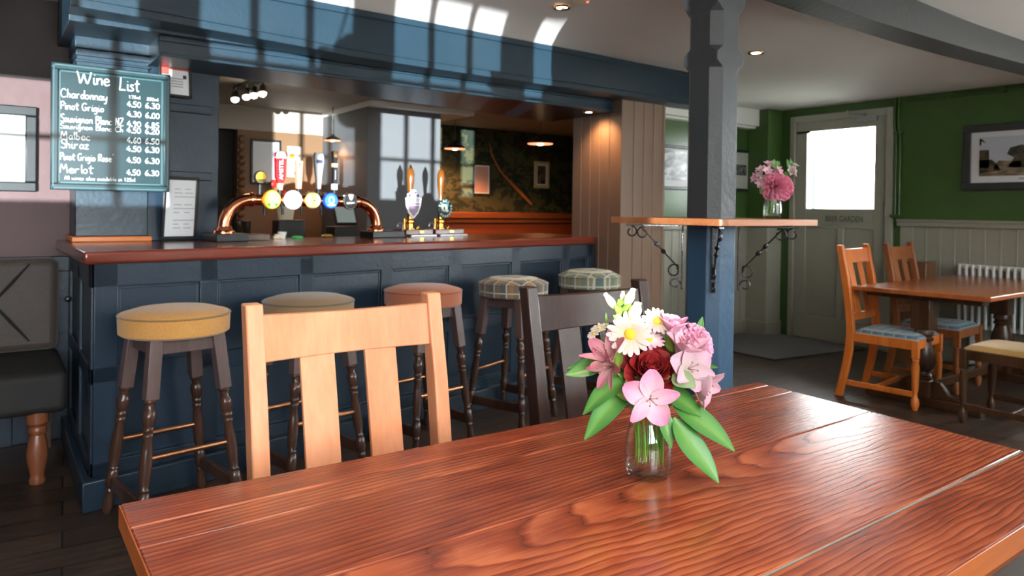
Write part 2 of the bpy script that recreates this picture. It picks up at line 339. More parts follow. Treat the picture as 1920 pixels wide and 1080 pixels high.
def shell_glass(name, tint, edge, ior):
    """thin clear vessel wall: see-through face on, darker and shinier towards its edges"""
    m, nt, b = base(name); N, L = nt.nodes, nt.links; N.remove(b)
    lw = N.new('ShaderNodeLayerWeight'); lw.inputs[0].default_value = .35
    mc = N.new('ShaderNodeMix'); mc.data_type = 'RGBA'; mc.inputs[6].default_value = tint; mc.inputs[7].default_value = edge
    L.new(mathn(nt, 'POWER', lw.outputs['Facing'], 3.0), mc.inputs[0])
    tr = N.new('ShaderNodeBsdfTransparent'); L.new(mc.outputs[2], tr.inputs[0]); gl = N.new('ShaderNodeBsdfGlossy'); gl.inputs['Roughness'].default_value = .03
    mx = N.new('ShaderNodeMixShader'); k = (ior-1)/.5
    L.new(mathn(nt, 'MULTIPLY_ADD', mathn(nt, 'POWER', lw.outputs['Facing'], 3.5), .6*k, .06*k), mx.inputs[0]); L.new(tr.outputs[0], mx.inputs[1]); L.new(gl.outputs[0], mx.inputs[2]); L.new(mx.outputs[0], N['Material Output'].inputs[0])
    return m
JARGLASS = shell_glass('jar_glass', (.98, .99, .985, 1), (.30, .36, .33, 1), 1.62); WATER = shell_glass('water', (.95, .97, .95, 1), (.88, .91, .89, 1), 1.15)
DARKV = paint('dark_void_paint', srgb(38, 34, 30), .7, .2, 4, .1)
# ------------------------------------------------------------------ the room
XR, YF, YB, YRED = 6.62, 4.60, 6.5, 4.48
def sst(t): t = max(0, min(1, t)); return t*t*(3-2*t)
def ceil_z(x, y):
    cove = (1-math.exp(-max(0, 3.62-y)/.16))
    return 2.31 + .13*cove*(1-sst((x-2.5)/1.0)) + .006*math.sin(x*3.1+1)*math.sin(y*2.7)
struct('floor', MB().box(-2.6, 7.2, -1.1, 6.7, -.06, 0), FLOOR, smooth=0)
m = MB()
def cg(u, v):
    x = -2.55+9.25*u; y = -1.0+4.62*v if v <= .9 else 3.158+(v-.9)/.1*.482
    return (x, y, ceil_z(x, y))
m.grid(cg, 70, 80)
m.grid(lambda u, v: (3.6+3.1*u, 3.6+1.1*v, 2.31), 2, 2).grid(lambda u, v: (-2.55+2.9*u, 3.6+1.1*v, 2.31), 2, 2)
struct('ceiling', m, CEIL, smooth=180)
struct('roof', MB().box(-2.75, 7.0, -1.15, 6.75, 2.5, 2.6), DARKV, smooth=0)

def boards(m, ax, fixed, a, b, z0, z1, pitch=.115, out=-1, th=.012, bead=.006):
    """vertical tongue and groove boards with a bead along each joint; ax is the axis they run along"""
    n = max(1, round((b-a)/pitch)); w = (b-a)/n
    for i in range(n):
        s0, s1 = a+i*w+.002, a+(i+1)*w-.002
        lo, hi = sorted((fixed, fixed+out*th))
        if ax == 'x': m.box(s0, s1, lo, hi, z0, z1)
        else: m.box(lo, hi, s0, s1, z0, z1)
        if i:
            p = a+i*w+.005
            f = fixed+out*(th-.001)
            m.tube([(p, f, z0), (p, f, z1)] if ax == 'x' else [(f, p, z0), (f, p, z1)], bead, 6)
    return m

# right-hand wall with the garden door: green above, panelling below
DY0, DY1, DZ = 3.27, 4.19, 2.17
m = MB(); m.box(XR, XR+.15, -1.05, SIDE_WIN[0], 0, 2.5).box(XR, XR+.15, SIDE_WIN[1], DY0, 0, 2.5).box(XR, XR+.15, *SIDE_WIN, 0, SILL).box(XR, XR+.15, *SIDE_WIN, HEAD, 2.5).box(XR, XR+.15, DY1, 6.7, 0, 2.5).box(XR, XR+.15, DY0, DY1, DZ, 2.5)
struct('wall_right', m, GREEN, smooth=0)
m = boards(MB(), 'y', XR, 1.42, 3.14, .12, 1.15)
struct('wall_right_panelling', m, STONE, bevel=.0015)
m = MB().box(XR-.035, XR, 1.42, 3.16, 1.15, 1.19).box(XR-.05, XR, 1.42, 3.16, 1.19, 1.212)
struct('trim_1', m, STONE, bevel=.004)
struct('baseboard_right', MB().box(XR-.025, XR-.001, -.9, 3.16, 0, .13), STONE, bevel=.005)
struct('trim_9', MB().box(XR+.04, XR+.16, DY0, DY1, -.02, .03), STONE, smooth=0)
# garden door in the right wall
m = MB().box(XR-.03, XR+.05, DY0-.065, DY0, 0, DZ+.06).box(XR-.03, XR+.05, DY1, DY1+.05, 0, DZ+.06).box(XR-.03, XR+.05, DY0, DY1, DZ, DZ+.06)
struct('trim_2', m, STONE, bevel=.004)
dx0, dx1 = XR-.005, XR+.04
m = MB()
m.box(dx0, dx1, DY0+.004, 3.385, .002, DZ-.004).box(dx0, dx1, 4.07, DY1-.004, .002, DZ-.004)
m.box(dx0, dx1, 3.385, 4.07, 2.07, DZ-.004).box(dx0, dx1, 3.385, 4.07, 1.11, 1.30).box(dx0, dx1, 3.385, 4.07, .002, .23)
m.box(dx0, dx1, 3.675, 3.735, .23, 1.11)
m.box(dx0+.015, dx1-.008, 3.38, 4.075, .22, 1.12)
door = struct('door_1', m, STONE, bevel=.005)
mk('glass_pane', MB().box(XR+.012, XR+.018, 3.383, 4.072, 1.298, 2.072), GLASS, door, smooth=0)
m = MB().box(XR-.05, XR-.006, 3.35, 3.53, 2.115, 2.165).tube([(XR-.04, 3.48, 2.165), (XR-.055, 3.44, 2.185), (XR-.06, 3.6, 2.2), (XR-.02, 3.63, 2.225)], .008, 8).box(XR-.05, XR-.03, 3.62, 3.64, 2.2, 2.235)
mk('door_closer', m, STEEL, door, bevel=.006)
mk('bolt_strip', MB().box(XR-.012, XR-.005, 4.03, 4.18, 2.055, 2.075), IRON, door, bevel=.002)
m = MB()
for z in (1.82, 1.28, .4): m.tube([(XR-.035, DY0-.005, z-.05), (XR-.035, DY0-.005, z+.05)], .007, 8)
mk('hinge', m, STEEL, door)
m = MB().box(XR-.012, XR-.005, 4.03, 4.17, .235, .27)
mk('kick_bolt', m, STEEL, door, bevel=.004)
def text_mesh(name, s, size, mat, parent, M, sx=1, ext=.0006, align='CENTER'):
    cu_ = bpy.data.curves.new(name, 'FONT'); cu_.body = s; cu_.size = size; cu_.extrude = ext; cu_.align_x = align; cu_.align_y = 'CENTER'
    o = bpy.data.objects.new(name, cu_); C.objects.link(o); bpy.context.view_layer.update()
    me = bpy.data.meshes.new_from_object(o.evaluated_get(bpy.context.evaluated_depsgraph_get()))
    bpy.data.objects.remove(o, do_unlink=True)
    me.transform(M @ Matrix.Diagonal((sx, 1, 1, 1))); me.materials.clear(); me.materials.append(mat)
    t = bpy.data.objects.new(name, me); C.objects.link(t); t.parent = parent
    return t
INK = paint('dark_sign_paint', srgb(44, 58, 48), .5, .1, 20, 0)
Mx = Matrix(((0, 0, -1, XR-.0058), (-1, 0, 0, 3.67), (0, 1, 0, 1.200), (0, 0, 0, 1)))
text_mesh('lettering', 'BEER GARDEN', .078, INK, door, Mx, .74)
# pale wall and drainpipe out in the beer garden, seen through the pane
struct('garden_wall', MB().box(9.6, 9.7, 1.5, 8.5, 0, 1.9), WHITE, smooth=0)
struct('garden_ground', MB().box(7.2, 9.7, 1.5, 8.5, -.1, -.05), paint('pale_paving', srgb(190, 186, 176), .8), smooth=0)
tag(mk('drainpipe', MB().tube([(7.3, 4.385, -.05), (7.3, 4.385, 1.86)], .035, 12), paint('pale_blue_pipe', srgb(170, 186, 206), .5)), 'pale blue downpipe outside the glass of the garden door', 'pipe')
# far wall beside the column
struct('wall_far', MB().box(4.1, XR, YF, YF+.1, 0, 2.31), GREEN, smooth=0)
m = boards(MB(), 'x', YF, 4.17, 6.38, .13, 1.08, .105)
struct('wall_far_panelling', m, STONE, bevel=.0015)
struct('trim_3', MB().box(4.17, 6.4, YF-.04, YF, 1.08, 1.11), STONE, bevel=.004)
struct('baseboard_far', MB().box(4.17, 6.4, YF-.03, YF, 0, .13), STONE, bevel=.004)
m = MB().box(4.3, 6.62, YF-.14, YF, 2.14, 2.31).box(4.3, 6.62, YF-.10, YF, 2.115, 2.14)
struct('trim_4', m, WHITE, bevel=.005)
m = MB().box(6.38, XR, 4.35, YF, 1.1, 2.31)
struct('pipe_boxing', m, GREEN, bevel=.006)
m = MB().box(6.375, XR, 4.34, YF, .14, 1.1).box(6.36, XR, 4.325, YF, 0, .14).box(6.365, XR, 4.33, YF, 1.1, 1.12)
struct('trim_5', m, STONE, bevel=.006)
m = MB()
for dy in (0, .035): m.tube([(XR-.03, 3.145+dy, 1.22), (XR-.03, 3.145+dy, 1.96), (XR-.025, 3.165+dy, 2.05), (XR-.025, 3.165+dy, 2.3)], .011, 10)
m.box(XR-.04, XR, 3.12, 3.2, 1.215, 1.235).tube([(XR-.03, 3.12, 1.24), (XR-.03, 3.22, 1.24)], .016, 10).box(XR-.04, XR, 3.125, 3.2, 1.98, 1.995)
tag(mk('heating_pipe', m, GREEN), 'pair of green painted heating pipes rising beside the garden door frame', 'pipe')
m = MB().tube([(XR-.02, 3.1, 2.27), (XR-.02, -.85, 2.285)], .012, 8)
for y in (2.05, 2.35, 2.75): m.box(XR-.035, XR, y-.02, y+.02, 2.25, 2.30)
tag(mk('cable_conduit', m, GREEN), 'green painted conduit running under the ceiling on the green wall', 'conduit')
# left-hand end of the room
m = MB().box(-2.6, .6, YRED, YRED+.1, .97, 1.89)
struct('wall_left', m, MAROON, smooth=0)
struct('wall_left_upper', MB().box(-2.6, .6, YRED-.012, YRED+.1, 1.89, 2.31), DKMAROON, smooth=0)  # dark plaster, its colour deepened further to stand for shade above the sun patch
m = MB().box(-2.6, .34, YRED-.02, YRED+.1, 0, .97)
for x in (-2.2, -1.6, -1.0, -.45, .02): m.box(x, x+.07, YRED-.035, YRED-.02, 0, .9)
m.box(-2.6, .34, YRED-.04, YRED-.02, .89, .97)
struct('wall_left_panelling', m, NAVYD, bevel=.004)
struct('wall_side', MB().box(-2.6, -2.5, -1.0, YRED, 0, 2.5), MAROON, smooth=0)
# front wall with four three-light windows (the daylight comes through here)
m = MB(); xs = [-2.55]+[v for w in WINS for v in w]+[XR+.1]
for i in range(0, len(xs), 2): m.box(xs[i], xs[i+1], WIN_Y-.15, WIN_Y, 0, 2.5)
for a, b in WINS: m.box(a, b, WIN_Y-.15, WIN_Y, 0, SILL).box(a, b, WIN_Y-.15, WIN_Y, HEAD, 2.5)
struct('wall_front', m, CEIL, smooth=0)
for i, (a, b) in enumerate(WINS):
    m = MB(); w = (b-a)/3; y0, y1 = WIN_Y-.10, WIN_Y-.065
    for c in ((a+.44, a+.72) if i == 0 else (a+w, a+2*w) if b-a > .5 else ()): m.box(c-.016, c+.016, y0, y1, SILL, HEAD)
    for z in (1.27, 1.71): m.box(a, b, y0, y1, z-.014, z+.014)
    m.box(a, a+.012, y0, y1, SILL, HEAD).box(b-.012, b, y0, y1, SILL, HEAD).box(a, b, y0, y1, HEAD-.012, HEAD).box(a, b, WIN_Y-.15, WIN_Y+.06, SILL-.03, SILL)
    o = struct('window_%d' % (i+1+(i > 3)), m, WHITE, bevel=.002)
    mk('glass_pane', MB().box(a, b, WIN_Y-.085, WIN_Y-.081, SILL, HEAD), GLASS, o, smooth=0)
    if i == 0: mk('sun_mask_blind', MB().box(a+.005, a+.425, WIN_Y-.05, WIN_Y-.044, 1.567, HEAD-.03).tube([(a, WIN_Y-.047, HEAD-.03), (a+.43, WIN_Y-.047, HEAD-.03)], .02, 10), DKMAROON, o)  # unseen blind added to keep sun off the upper left wall
m = MB(); a, b = SIDE_WIN
for k in (1, 2, 3): m.box(XR+.06, XR+.1, a+k*(b-a)/4-.012, a+k*(b-a)/4+.012, SILL, HEAD)
m.box(XR+.06, XR+.1, a, b, 1.59, 1.614).box(XR-.05, XR+.15, a, b, SILL-.03, SILL)
o = struct('window_5', m, WHITE, bevel=.002); mk('glass_pane', MB().box(XR+.085, XR+.089, a, b, SILL, HEAD), GLASS, o, smooth=0)
struct('sun_block_wall', MB().box(1.75, 7.2, -2.3, -2.1, -.3, 2.25), WHITE, smooth=0)  # unseen wall added to keep the low sun out of the right front windows
hb = thing('shadow_basket', 'unseen basket of foliage added outside the front window to cast a round shadow', 'hanging basket', (-.60, -1.32, 1.5))  # made-up basket, placed out of view to cast the blob shadow on the canopy
mk('bowl', MB().lathe([(.001, 0), (.09, .02), (.15, .08), (.17, .15), (.16, .15), (.001, .13)], 24), BLACK, hb)
m = MB(); r2 = random.Random(3)
for k in range(70):
    a, e = r2.uniform(0, 2*PI), r2.uniform(0, 1.5); q = Vector((math.cos(a)*math.cos(e), math.sin(a)*math.cos(e), math.sin(e)))*r2.uniform(.13, .21)
    m.sphere(q+Vector((0, 0, .15)), r2.uniform(.03, .055), 6, 4)
mk('foliage', m, GREEN, hb)
m = MB()
for k in range(3): a = k*2.1; m.tube([(.165*math.cos(a), .165*math.sin(a), .15), (0, 0, .66)], .006, 5)
mk('chain', m, BLACK, hb)
mk('wall_bracket', MB().tube([(0, 0, .67), (0, .28, .67)], .012, 6), BLACK, hb)
# panelled column at the right end of the bar
cx0, cx1, cy0, cy1 = 3.71, 4.168, 3.75, 4.29
m = MB().box(cx0+.012, cx1-.001, cy0+.012, cy1, 0, 2.31)
boards(m, 'x', cy0+.012, cx0+.02, cx1-.02, .0, 2.3, .095); boards(m, 'y', cx0+.012, cy0+.02, cy1, .0, 2.3, .095)
m.box(cx0-.004, cx0+.022, cy0-.004, cy0+.022, 0, 2.3).box(cx1-.022, cx1+.003, cy0-.004, cy0+.02, 0, 2.3)
struct('pillar', m, TAUPE, bevel=.0015)
# canopy beam over the bar front and the lower beam tucked under it
pts = [(.267, 2.102), (.75, 2.09), (1.29, 2.072), (1.56, 2.058), (2.5, 2.056), (3.4, 2.060), (4.55, 2.064)]
def front_strip(m, y0, y1, zf0, zf1):
    rings = []
    for x, zb in pts: rings.append([(x, y0, zf0(zb)), (x, y1, zf0(zb)), (x, y1, zf1(zb)), (x, y0, zf1(zb))])
    return m.loft(rings)
m = front_strip(MB(), 3.62, 3.80, lambda z: z, lambda z: 2.32)
m.box(.275, 3.71, 3.79, YRED, 2.075, 2.32)
front_strip(m, 3.606, 3.62, lambda z: 2.28, lambda z: 2.315)
front_strip(m, 3.612, 3.62, lambda z: z+.035, lambda z: z+.042)
struct('canopy_beam', m, NAVY, bevel=.003)
zl0, zl1 = 1.976, 2.08
m = MB().prism([(.655, 3.85), (3.715, 3.85), (3.715, 4.60), (.655, 4.17)], zl0, zl1)
m.box(.655, 3.715, 3.832, 3.85, zl0, zl0+.016).box(.655, 3.715, 3.838, 3.85, zl1-.03, zl1-.012)
struct('lower_beam', m, NAVY, bevel=.003)
# timber post with chamfered corners and chamfer stops
px0, px1, py0, py1, ch = 2.155, 2.315, 1.69, 1.85, .036
def oct_ring(z, c): return [(px0+c, py0, z), (px1-c, py0, z), (px1, py0+c, z), (px1, py1-c, z), (px1-c, py1, z), (px0+c, py1, z), (px0, py1-c, z), (px0, py0+c, z)]
m = MB().loft([oct_ring(z, c) for z, c in ((1.2, ch), (1.79, ch), (1.815, .002), (1.845, .002), (1.872, ch), (2.0, ch), (2.03, .002), (2.4, .002))])
struct('timber_post', m, POSTP, smooth=20, bevel=.002)
struct('timber_post_foot', MB().loft([oct_ring(z, ch) for z in (0, 1.2)]), POSTB, smooth=20, bevel=.002)  # post below the shelf coloured bluer than above
# beam running from the post to the right wall, under the ceiling
m = MB(); rr = []
for x, zb in ((2.25, 2.165), (2.84, 2.152), (3.3, 2.146), (3.75, 2.145), (4.3, 2.152), (5.05, 2.172), (5.8, 2.19), (6.62, 2.2)):
    rr.append([(x, 1.69, zb+.004*math.sin(x*9)), (x, 1.82, zb-.012), (x, 1.82, 2.47), (x, 1.69, 2.47)])
m.loft(rr)
struct('ceiling_beam', m, BEAMP, smooth=40)
# back room beyond the bar
LATTE = paint('latte_wall_paint', srgb(168, 158, 146), .6, .05, 4, .04); UMBER = paint('umber_wall_paint', srgb(116, 84, 56), .6, .1, 4, .05)
def wallpaper(name):
    m_, nt, b = base(name); N, L = nt.nodes, nt.links
    tc = N.new('ShaderNodeTexCoord'); mp = N.new('ShaderNodeMapping'); mp.inputs['Scale'].default_value = (3.2, 1, 4.2); L.new(tc.outputs['Object'], mp.inputs[0])
    vo = N.new('ShaderNodeTexVoronoi'); vo.inputs['Scale'].default_value = 1.6; L.new(mp.outputs[0], vo.inputs['Vector'])
    no = N.new('ShaderNodeTexNoise'); no.inputs['Scale'].default_value = 3; no.inputs['Detail'].default_value = 5; no.inputs['Distortion'].default_value = 1.2; L.new(mp.outputs[0], no.inputs['Vector'])
    f = mathn(nt, 'GREATER_THAN', mathn(nt, 'SUBTRACT', no.outputs[0], mathn(nt, 'MULTIPLY', vo.outputs[0], .3)), .36)
    mx = N.new('ShaderNodeMix'); mx.data_type = 'RGBA'; mx.inputs[6].default_value = srgb(70, 70, 44); mx.inputs[7].default_value = srgb(30, 42, 32); L.new(f, mx.inputs[0])
    L.new(mx.outputs[2], b.inputs['Base Color']); b.inputs['Roughness'].default_value = .6
    return m_
PAPERW = wallpaper('dark_green_leaf_wallpaper')
m = MB().box(-.2, 2.6, YB, YB+.1, 1.92, 2.5)
struct('wall_back', m, LATTE, smooth=0)
m = MB().box(-.2, 1.55, YB, YB+.1, 0, 1.92).box(1.74, 2.6, YB, YB+.1, 0, 1.92).box(1.55, 1.74, YB+.25, YB+.3, 0, 1.92)
for i in range(14): m.sphere((1.775, YB-.01, .98+i*.066), .035, 8, 6)
struct('wall_back_lower', m, UMBER, bevel=.002)
struct('wall_back_papered', MB().box(2.6, 6.62, YB, YB+.1, 1.18, 2.5), PAPERW, smooth=0)
REDPANEL = paint('russet_panel_paint', srgb(128, 64, 36), .5, .1, 5, .05)
struct('wall_back_panelling', MB().box(2.6, 6.62, YB-.01, YB+.1, 0, 1.12), REDPANEL, smooth=0)
struct('trim_6', MB().box(2.6, 6.62, YB-.07, YB, 1.15, 1.215).box(2.6, 6.62, YB-.04, YB, 1.10, 1.15), wood('copper_brown_rail', srgb(112, 60, 36), srgb(146, 84, 52), .3), bevel=.006)
GREYW = paint('cool_grey_wall_paint', srgb(98, 100, 104), .6, .04, 3, .05)
m = MB().box(2.515, 3.21, 5.5, YB, 0, 2.085)
struct('partition', m, GREYW, bevel=.003)
struct('trim_7', MB().box(2.5, 3.5, 5.40, YB, 2.085, 2.13), WHITE, bevel=.003)
m = MB().prism([(.66, 4.17), (3.71, 4.595), (6.62, 4.6), (6.62, 6.6), (-.3, 6.6), (-.3, 4.59), (.66, 4.59)], 2.13, 2.2)
struct('ceiling_back', m, LATTE, smooth=0)
m = MB().box(-.3, -.2, 4.5, 6.6, 0, 2.2)
struct('wall_back_left', m, UMBER, smooth=0)
struct('wall_outer', MB().box(-2.75, 7.0, 6.7, 6.8, -.1, 2.6).box(-2.75, -.3, 4.6, 4.7, 0, 2.5), DARKV, smooth=0)
for x in (-.33, .64, 2.2):  # made-up fittings for the added ceiling fill lamps
    t = thing('fill_uplighter', 'unseen half-bowl uplighter added on the front wall to brighten the ceiling', 'wall light', (x, WIN_Y, 1.74), 0, 'added uplighters on the front wall')
    mk('bowl', MB().lathe([(.001, 0), (.05, .01), (.1, .05), (.115, .09), (.105, .09), (.09, .055), (.04, .02), (.001, .015)], 24, (0, .12, 0)), WHITE, t)
# recessed downlights, smoke detector
WARMGLOW = emit('warm_lamp_glow', (1, .82, .55, 1), 22)
def downlight(x, y, label):
    z = ceil_z(x, y)
    t = thing('recessed_downlight', label, 'ceiling light', (x, y, z), 0, 'recessed ceiling downlights')
    mk('trim_ring', MB().lathe([(.032, 0), (.034, -.006), (.05, -.008), (.054, 0)], 28), BRASS, t)
    mk('lamp', MB().lathe([(0, -.001), (.03, -.004), (.032, .001)], 24), WARMGLOW, t)
    l = lamp('downlight_beam', 'SPOT', (x, y, z-.03), 16, (1, .80, .56), spot_size=R_(95), spot_blend=.8, shadow_soft_size=.03)
downlight(2.66, 3.19, 'lit brass recessed downlight in the ceiling just in front of the blue canopy beam')
downlight(4.10, 2.90, 'lit brass recessed downlight in the ceiling right of the timber post')
t = thing('recessed_downlight', 'lit recessed downlight under the lower beam beside the panelled column', 'ceiling light', (3.55, 3.93, 1.976), 0, 'recessed ceiling downlights')
mk('trim_ring', MB().lathe([(.026, 0), (.028, -.005), (.042, -.007), (.045, 0)], 28), BRASS, t); mk('lamp', MB().lathe([(0, -.001), (.024, -.003), (.026, .001)], 24), WARMGLOW, t)
l = lamp('downlight_beam', 'SPOT', (3.55, 3.93, 1.95), 8, (1, .52, .22), spot_size=R_(110), spot_blend=.9, shadow_soft_size=.03); l.rotation_euler = (0, R_(-30), 0)
downlight(.9, 1.1, 'lit brass recessed downlight in the ceiling above the near dining table')
t = thing('smoke_detector', 'round ceiling detector with a small red light beside a downlight', 'detector', (2.62, 2.98, ceil_z(2.62, 2.98)))
mk('body', MB().lathe([(.055, 0), (.055, -.02), (.04, -.035), (0, -.037)], 28), CREAM, t)
mk('indicator', MB().sphere((.03, -.02, -.032), .008), emit('red_led', (1, .1, .05, 1), 3), t)

# ------------------------------------------------------------------ the bar
BA = R_(9.75); BO = Vector((.298, 3.31, 0))
BM = Matrix.Translation(BO) @ Matrix.Rotation(BA, 4, 'Z')      # bar space: u along the front, v into the bar
def B(u, v, z=0): return BM @ Vector((u, v, z))
def b2(u, v): p = B(u, v); return (p.x, p.y)
bar = thing('bar_counter', 'long navy panelled bar counter along the back of the room', 'bar counter', tuple(BO), BA)
bl = lambda x, y: tuple((BM.inverted() @ Vector((x, y, 0))).xy)
body = [bl(.345, 3.37), (3.36, .06), (3.45, .1), bl(3.70, 4.0), bl(3.70, 4.62), bl(.95, 4.14), bl(.345, 4.44)]
m = MB().prism(body, .0, 1.004)
fv = .06
sx = [(.06, .085), (.48, .56), (.975, 1.05), (1.47, 1.545), (1.96, 2.055), (2.50, 2.58), (3.01, 3.09), (3.30, 3.36)]
for a, b in [(.05, .14)]+sx[1:]: m.box(a, b, fv-.016, fv, .12, 1.0)
m.box(.05, 3.36, fv-.016, fv, .905, 1.003).box(.05, 3.36, fv-.016, fv, .51, .575).box(.05, 3.36, fv-.016, fv, .10, .18)
for i in range(len(sx)-1):                                     # bolection moulding round each panel
    a, b = (.14 if i == 0 else sx[i][1]), sx[i+1][0]
    for z0, z1 in ((.18, .51), (.575, .905)):
        m.box(a, b, fv-.009, fv, z0, z0+.014).box(a, b, fv-.009, fv, z1-.014, z1).box(a, a+.014, fv-.009, fv, z0, z1).box(b-.014, b, fv-.009, fv, z0, z1)
mk('front_panelling', m, NAVYD, bar, bevel=.003)
m = MB()
Mi = BM.inverted()
for y0, y1 in ((3.38, 3.47), (3.85, 3.94), (4.36, 4.44)): m.box(.33, .345, y0, y1, .12, 1.0, Mi)
for z0, z1 in ((.9, 1.0), (.5, .57), (.1, .18)): m.box(.33, .345, 3.38, 4.44, z0, z1, Mi)
mk('end_panelling', m, NAVYD, bar, bevel=.003)
m = MB().prism([(0, .0), (3.38, .0), (3.38, .06), (.05, .06), (.05, .1), bl(.345, 4.44), bl(.30, 4.44)], 0, .125)
mk('plinth', m, NAVYD, bar, bevel=.006)
top = [bl(.298, 3.31), (3.30, 0), (3.42, .05), bl(3.69, 3.98), bl(3.69, 4.66), bl(.95, 4.29), bl(.95, 4.44), bl(.272, 4.45)]
o = mk('mahogany_worktop', MB().prism(top, 1.004, 1.057), BARTOP, bevel=.012, seg=3); o.location = BO; o.rotation_euler = (0, 0, BA)
tag(o, 'thick polished mahogany bar top on the navy counter', 'bar top')
# pilaster, back panel
PCAP = MB().box(.335, .66, 4.15, YRED, 1.085, 2.08).box(.325, .70, 4.12, YRED, 2.02, 2.08).box(.33, .68, 4.135, YRED, 1.985, 2.02).box(.33, .665, 4.14, YRED, 1.955, 1.968)
struct('pilaster', PCAP, NAVY, bevel=.004)
struct('trim_8', MB().box(.318, .678, 4.125, YRED, 1.057, 1.085), HONEY, bevel=.005)
m = MB().prism([(.66, 4.165), (1.03, 4.228), (1.03, 4.30), (.66, 4.30)], 1.057, 1.98)
d = Vector((.37, .063, 0)).normalized(); n = Vector((d.y, -d.x, 0))
for z0, z1 in ((1.75, 1.795), (1.385, 1.43)):
    a = Vector((.68, 4.1684, 0)); b_ = Vector((.985, 4.2203, 0))
    m.add([a+n*k+Vector((0, 0, z)) for z in (z0, z1) for k in (0, .025)]+[b_+n*k+Vector((0, 0, z)) for z in (z0, z1) for k in (0, .025)], [(0, 1, 3, 2), (4, 6, 7, 5), (0, 4, 5, 1), (2, 3, 7, 6), (1, 5, 7, 3), (0, 2, 6, 4)])
struct('back_panel', m, NAVYD, bevel=.004)
# ------------------------------------------------------------------ beer tower and hand pumps
def disc_face(m, c, r, nrm=(0, -1, 0), th=.012, n=28): return m.lathe([(0, 0), (r*.92, 0), (r, th*.3), (r, th), (0, th)], n, Vector(c), -Vector(nrm))
tw = thing('beer_tower', 'arched polished copper beer tower with five round lit badges', 'beer tower', tuple(B(0, .63, 1.057)), BA)
zc = .228
path = [(.845, 0, .05)]+[(.995-.15*math.cos(R_(a)), 0, .078+.15*math.sin(R_(a))) for a in range(0, 91, 10)]+[(1.2, 0, zc), (1.45, 0, zc)]+[(1.69+.15*math.sin(R_(a)), 0, .078+.15*math.cos(R_(a))) for a in range(0, 91, 10)]+[(1.84, 0, .05)]
mk('arched_pipe', MB().tube(path, .034, 20), COPPER, tw)
for u in (.845, 1.84):
    mk('flange', MB().lathe([(.06, .042), (.06, .05), (.045, .056), (.04, .075), (.036, .08)], 24, (u, 0, 0)), COPPER, tw)
    m = MB()
    for k in range(6): m.sphere((u+.05*math.cos(k*PI/3), .05*math.sin(k*PI/3), .053), .007, 8, 6)
    mk('bolts', m, COPPER, tw)
for u in (1.0, 1.69): mk('joint_ring', MB().lathe([(.036, -.012), (.041, -.006), (.041, .006), (.036, .012)], 20, (u, 0, zc), (1, 0, 0)), COPPER, tw)
mk('base_plate', MB().box(.755, .93, -.12, .08, 0, .042), BLACK, tw, bevel=.004); mk('base_plate', MB().box(1.77, 2.02, -.07, .08, 0, .042), BLACK, tw, bevel=.004)
mk('drip_shelf', MB().box(.93, 1.09, -.05, .06, 0, .035), DARKW, tw, bevel=.003)
BLK = BLACK
def badge(u, r, cols, kind):
    c = (u, -.052, zc+.002); rim, face, low = cols
    b = mk('badge', disc_face(MB(), c, r, th=.016), rim, tw)
    mk('badge_face', disc_face(MB(), (u, -.0535, zc+.002), r*.88, th=.004), face, b)
    if low is not None:
        y = -.0545
        if kind == 'lower':
            pl = [(u+r*.86*math.cos(a), zc+.002+r*.86*math.sin(a)) for a in [R_(200+i*10) for i in range(15)]]
            mk('badge_band', MB().prism(pl, y-.001, y, 'y'), low, b, smooth=0)
        elif kind == 'blobs':
            m = MB()
            for k in (-1, 1): m.lathe([(r*.2, 0), (r*.2, .001)], 12, (u+k*r*.42, y-.0005, zc-r*.5), (0, 1, 0))
            mk('badge_mark', m, low, b)
        elif kind == 'leaf':
            mk('badge_mark', MB().prism([(u-.006, zc), (u+.004, zc+.007), (u+.009, zc+.002), (u+.002, zc-.003)], y-.001, y, 'y'), low, b, smooth=0)
        elif kind == 'crest':
            m = MB().tube([(u+.016*math.cos(R_(a)), y, zc+.006+.02*math.sin(R_(a))) for a in range(0, 360, 20)], .004, 6, closed=True)
            m.prism([(u-.024, zc-.028), (u+.024, zc-.028), (u+.024, zc-.02), (u-.024, zc-.02)], y-.001, y, 'y')
            mk('badge_mark', m, low, b, smooth=0)
        elif kind == 'harp':
            m = MB().prism([(u-.018, zc+.042), (u+.02, zc+.044), (u+.014, zc+.018), (u+.002, zc+.006), (u-.009, zc+.016)], y-.002, y, 'y')
            mk('badge_mark', m, low[0], b, smooth=0)
            mk('badge_band', MB().prism([(u-.028, zc-.016), (u+.03, zc-.012), (u+.03, zc-.003), (u-.028, zc-.006)], y-.001, y, 'y'), low[1], b, smooth=0)
P_ = lambda n, r, g, b, e=0: emit(n, srgb(r, g, b), e) if e else paint(n, srgb(r, g, b), .3, .04, 20, 0)
badge(1.10, .053, (P_('yellow_rim', 232, 196, 36, .2), P_('yellow_lit_face', 226, 236, 110, .5), P_('badge_green', 60, 190, 40)), 'blobs')
badge(1.232, .056, (P_('pale_rim', 226, 206, 206, .2), P_('white_lit_face', 240, 232, 232, .55), P_('badge_pink', 226, 130, 146, .2)), 'lower')
badge(1.36, .048, (P_('lime_rim', 204, 198, 112, .15), P_('pale_yellow_lit_face', 232, 232, 166, .4), P_('badge_olive', 120, 160, 40)), 'leaf')
badge(1.478, .049, (P_('blue_rim', 20, 60, 170), P_('blue_lit_face', 44, 106, 210, .35), P_('badge_white', 206, 224, 246, .4)), 'crest')
badge(1.613, .052, (CHROME, BLACK, (P_('badge_gold', 232, 214, 180), P_('badge_silver', 214, 216, 218))), 'harp')
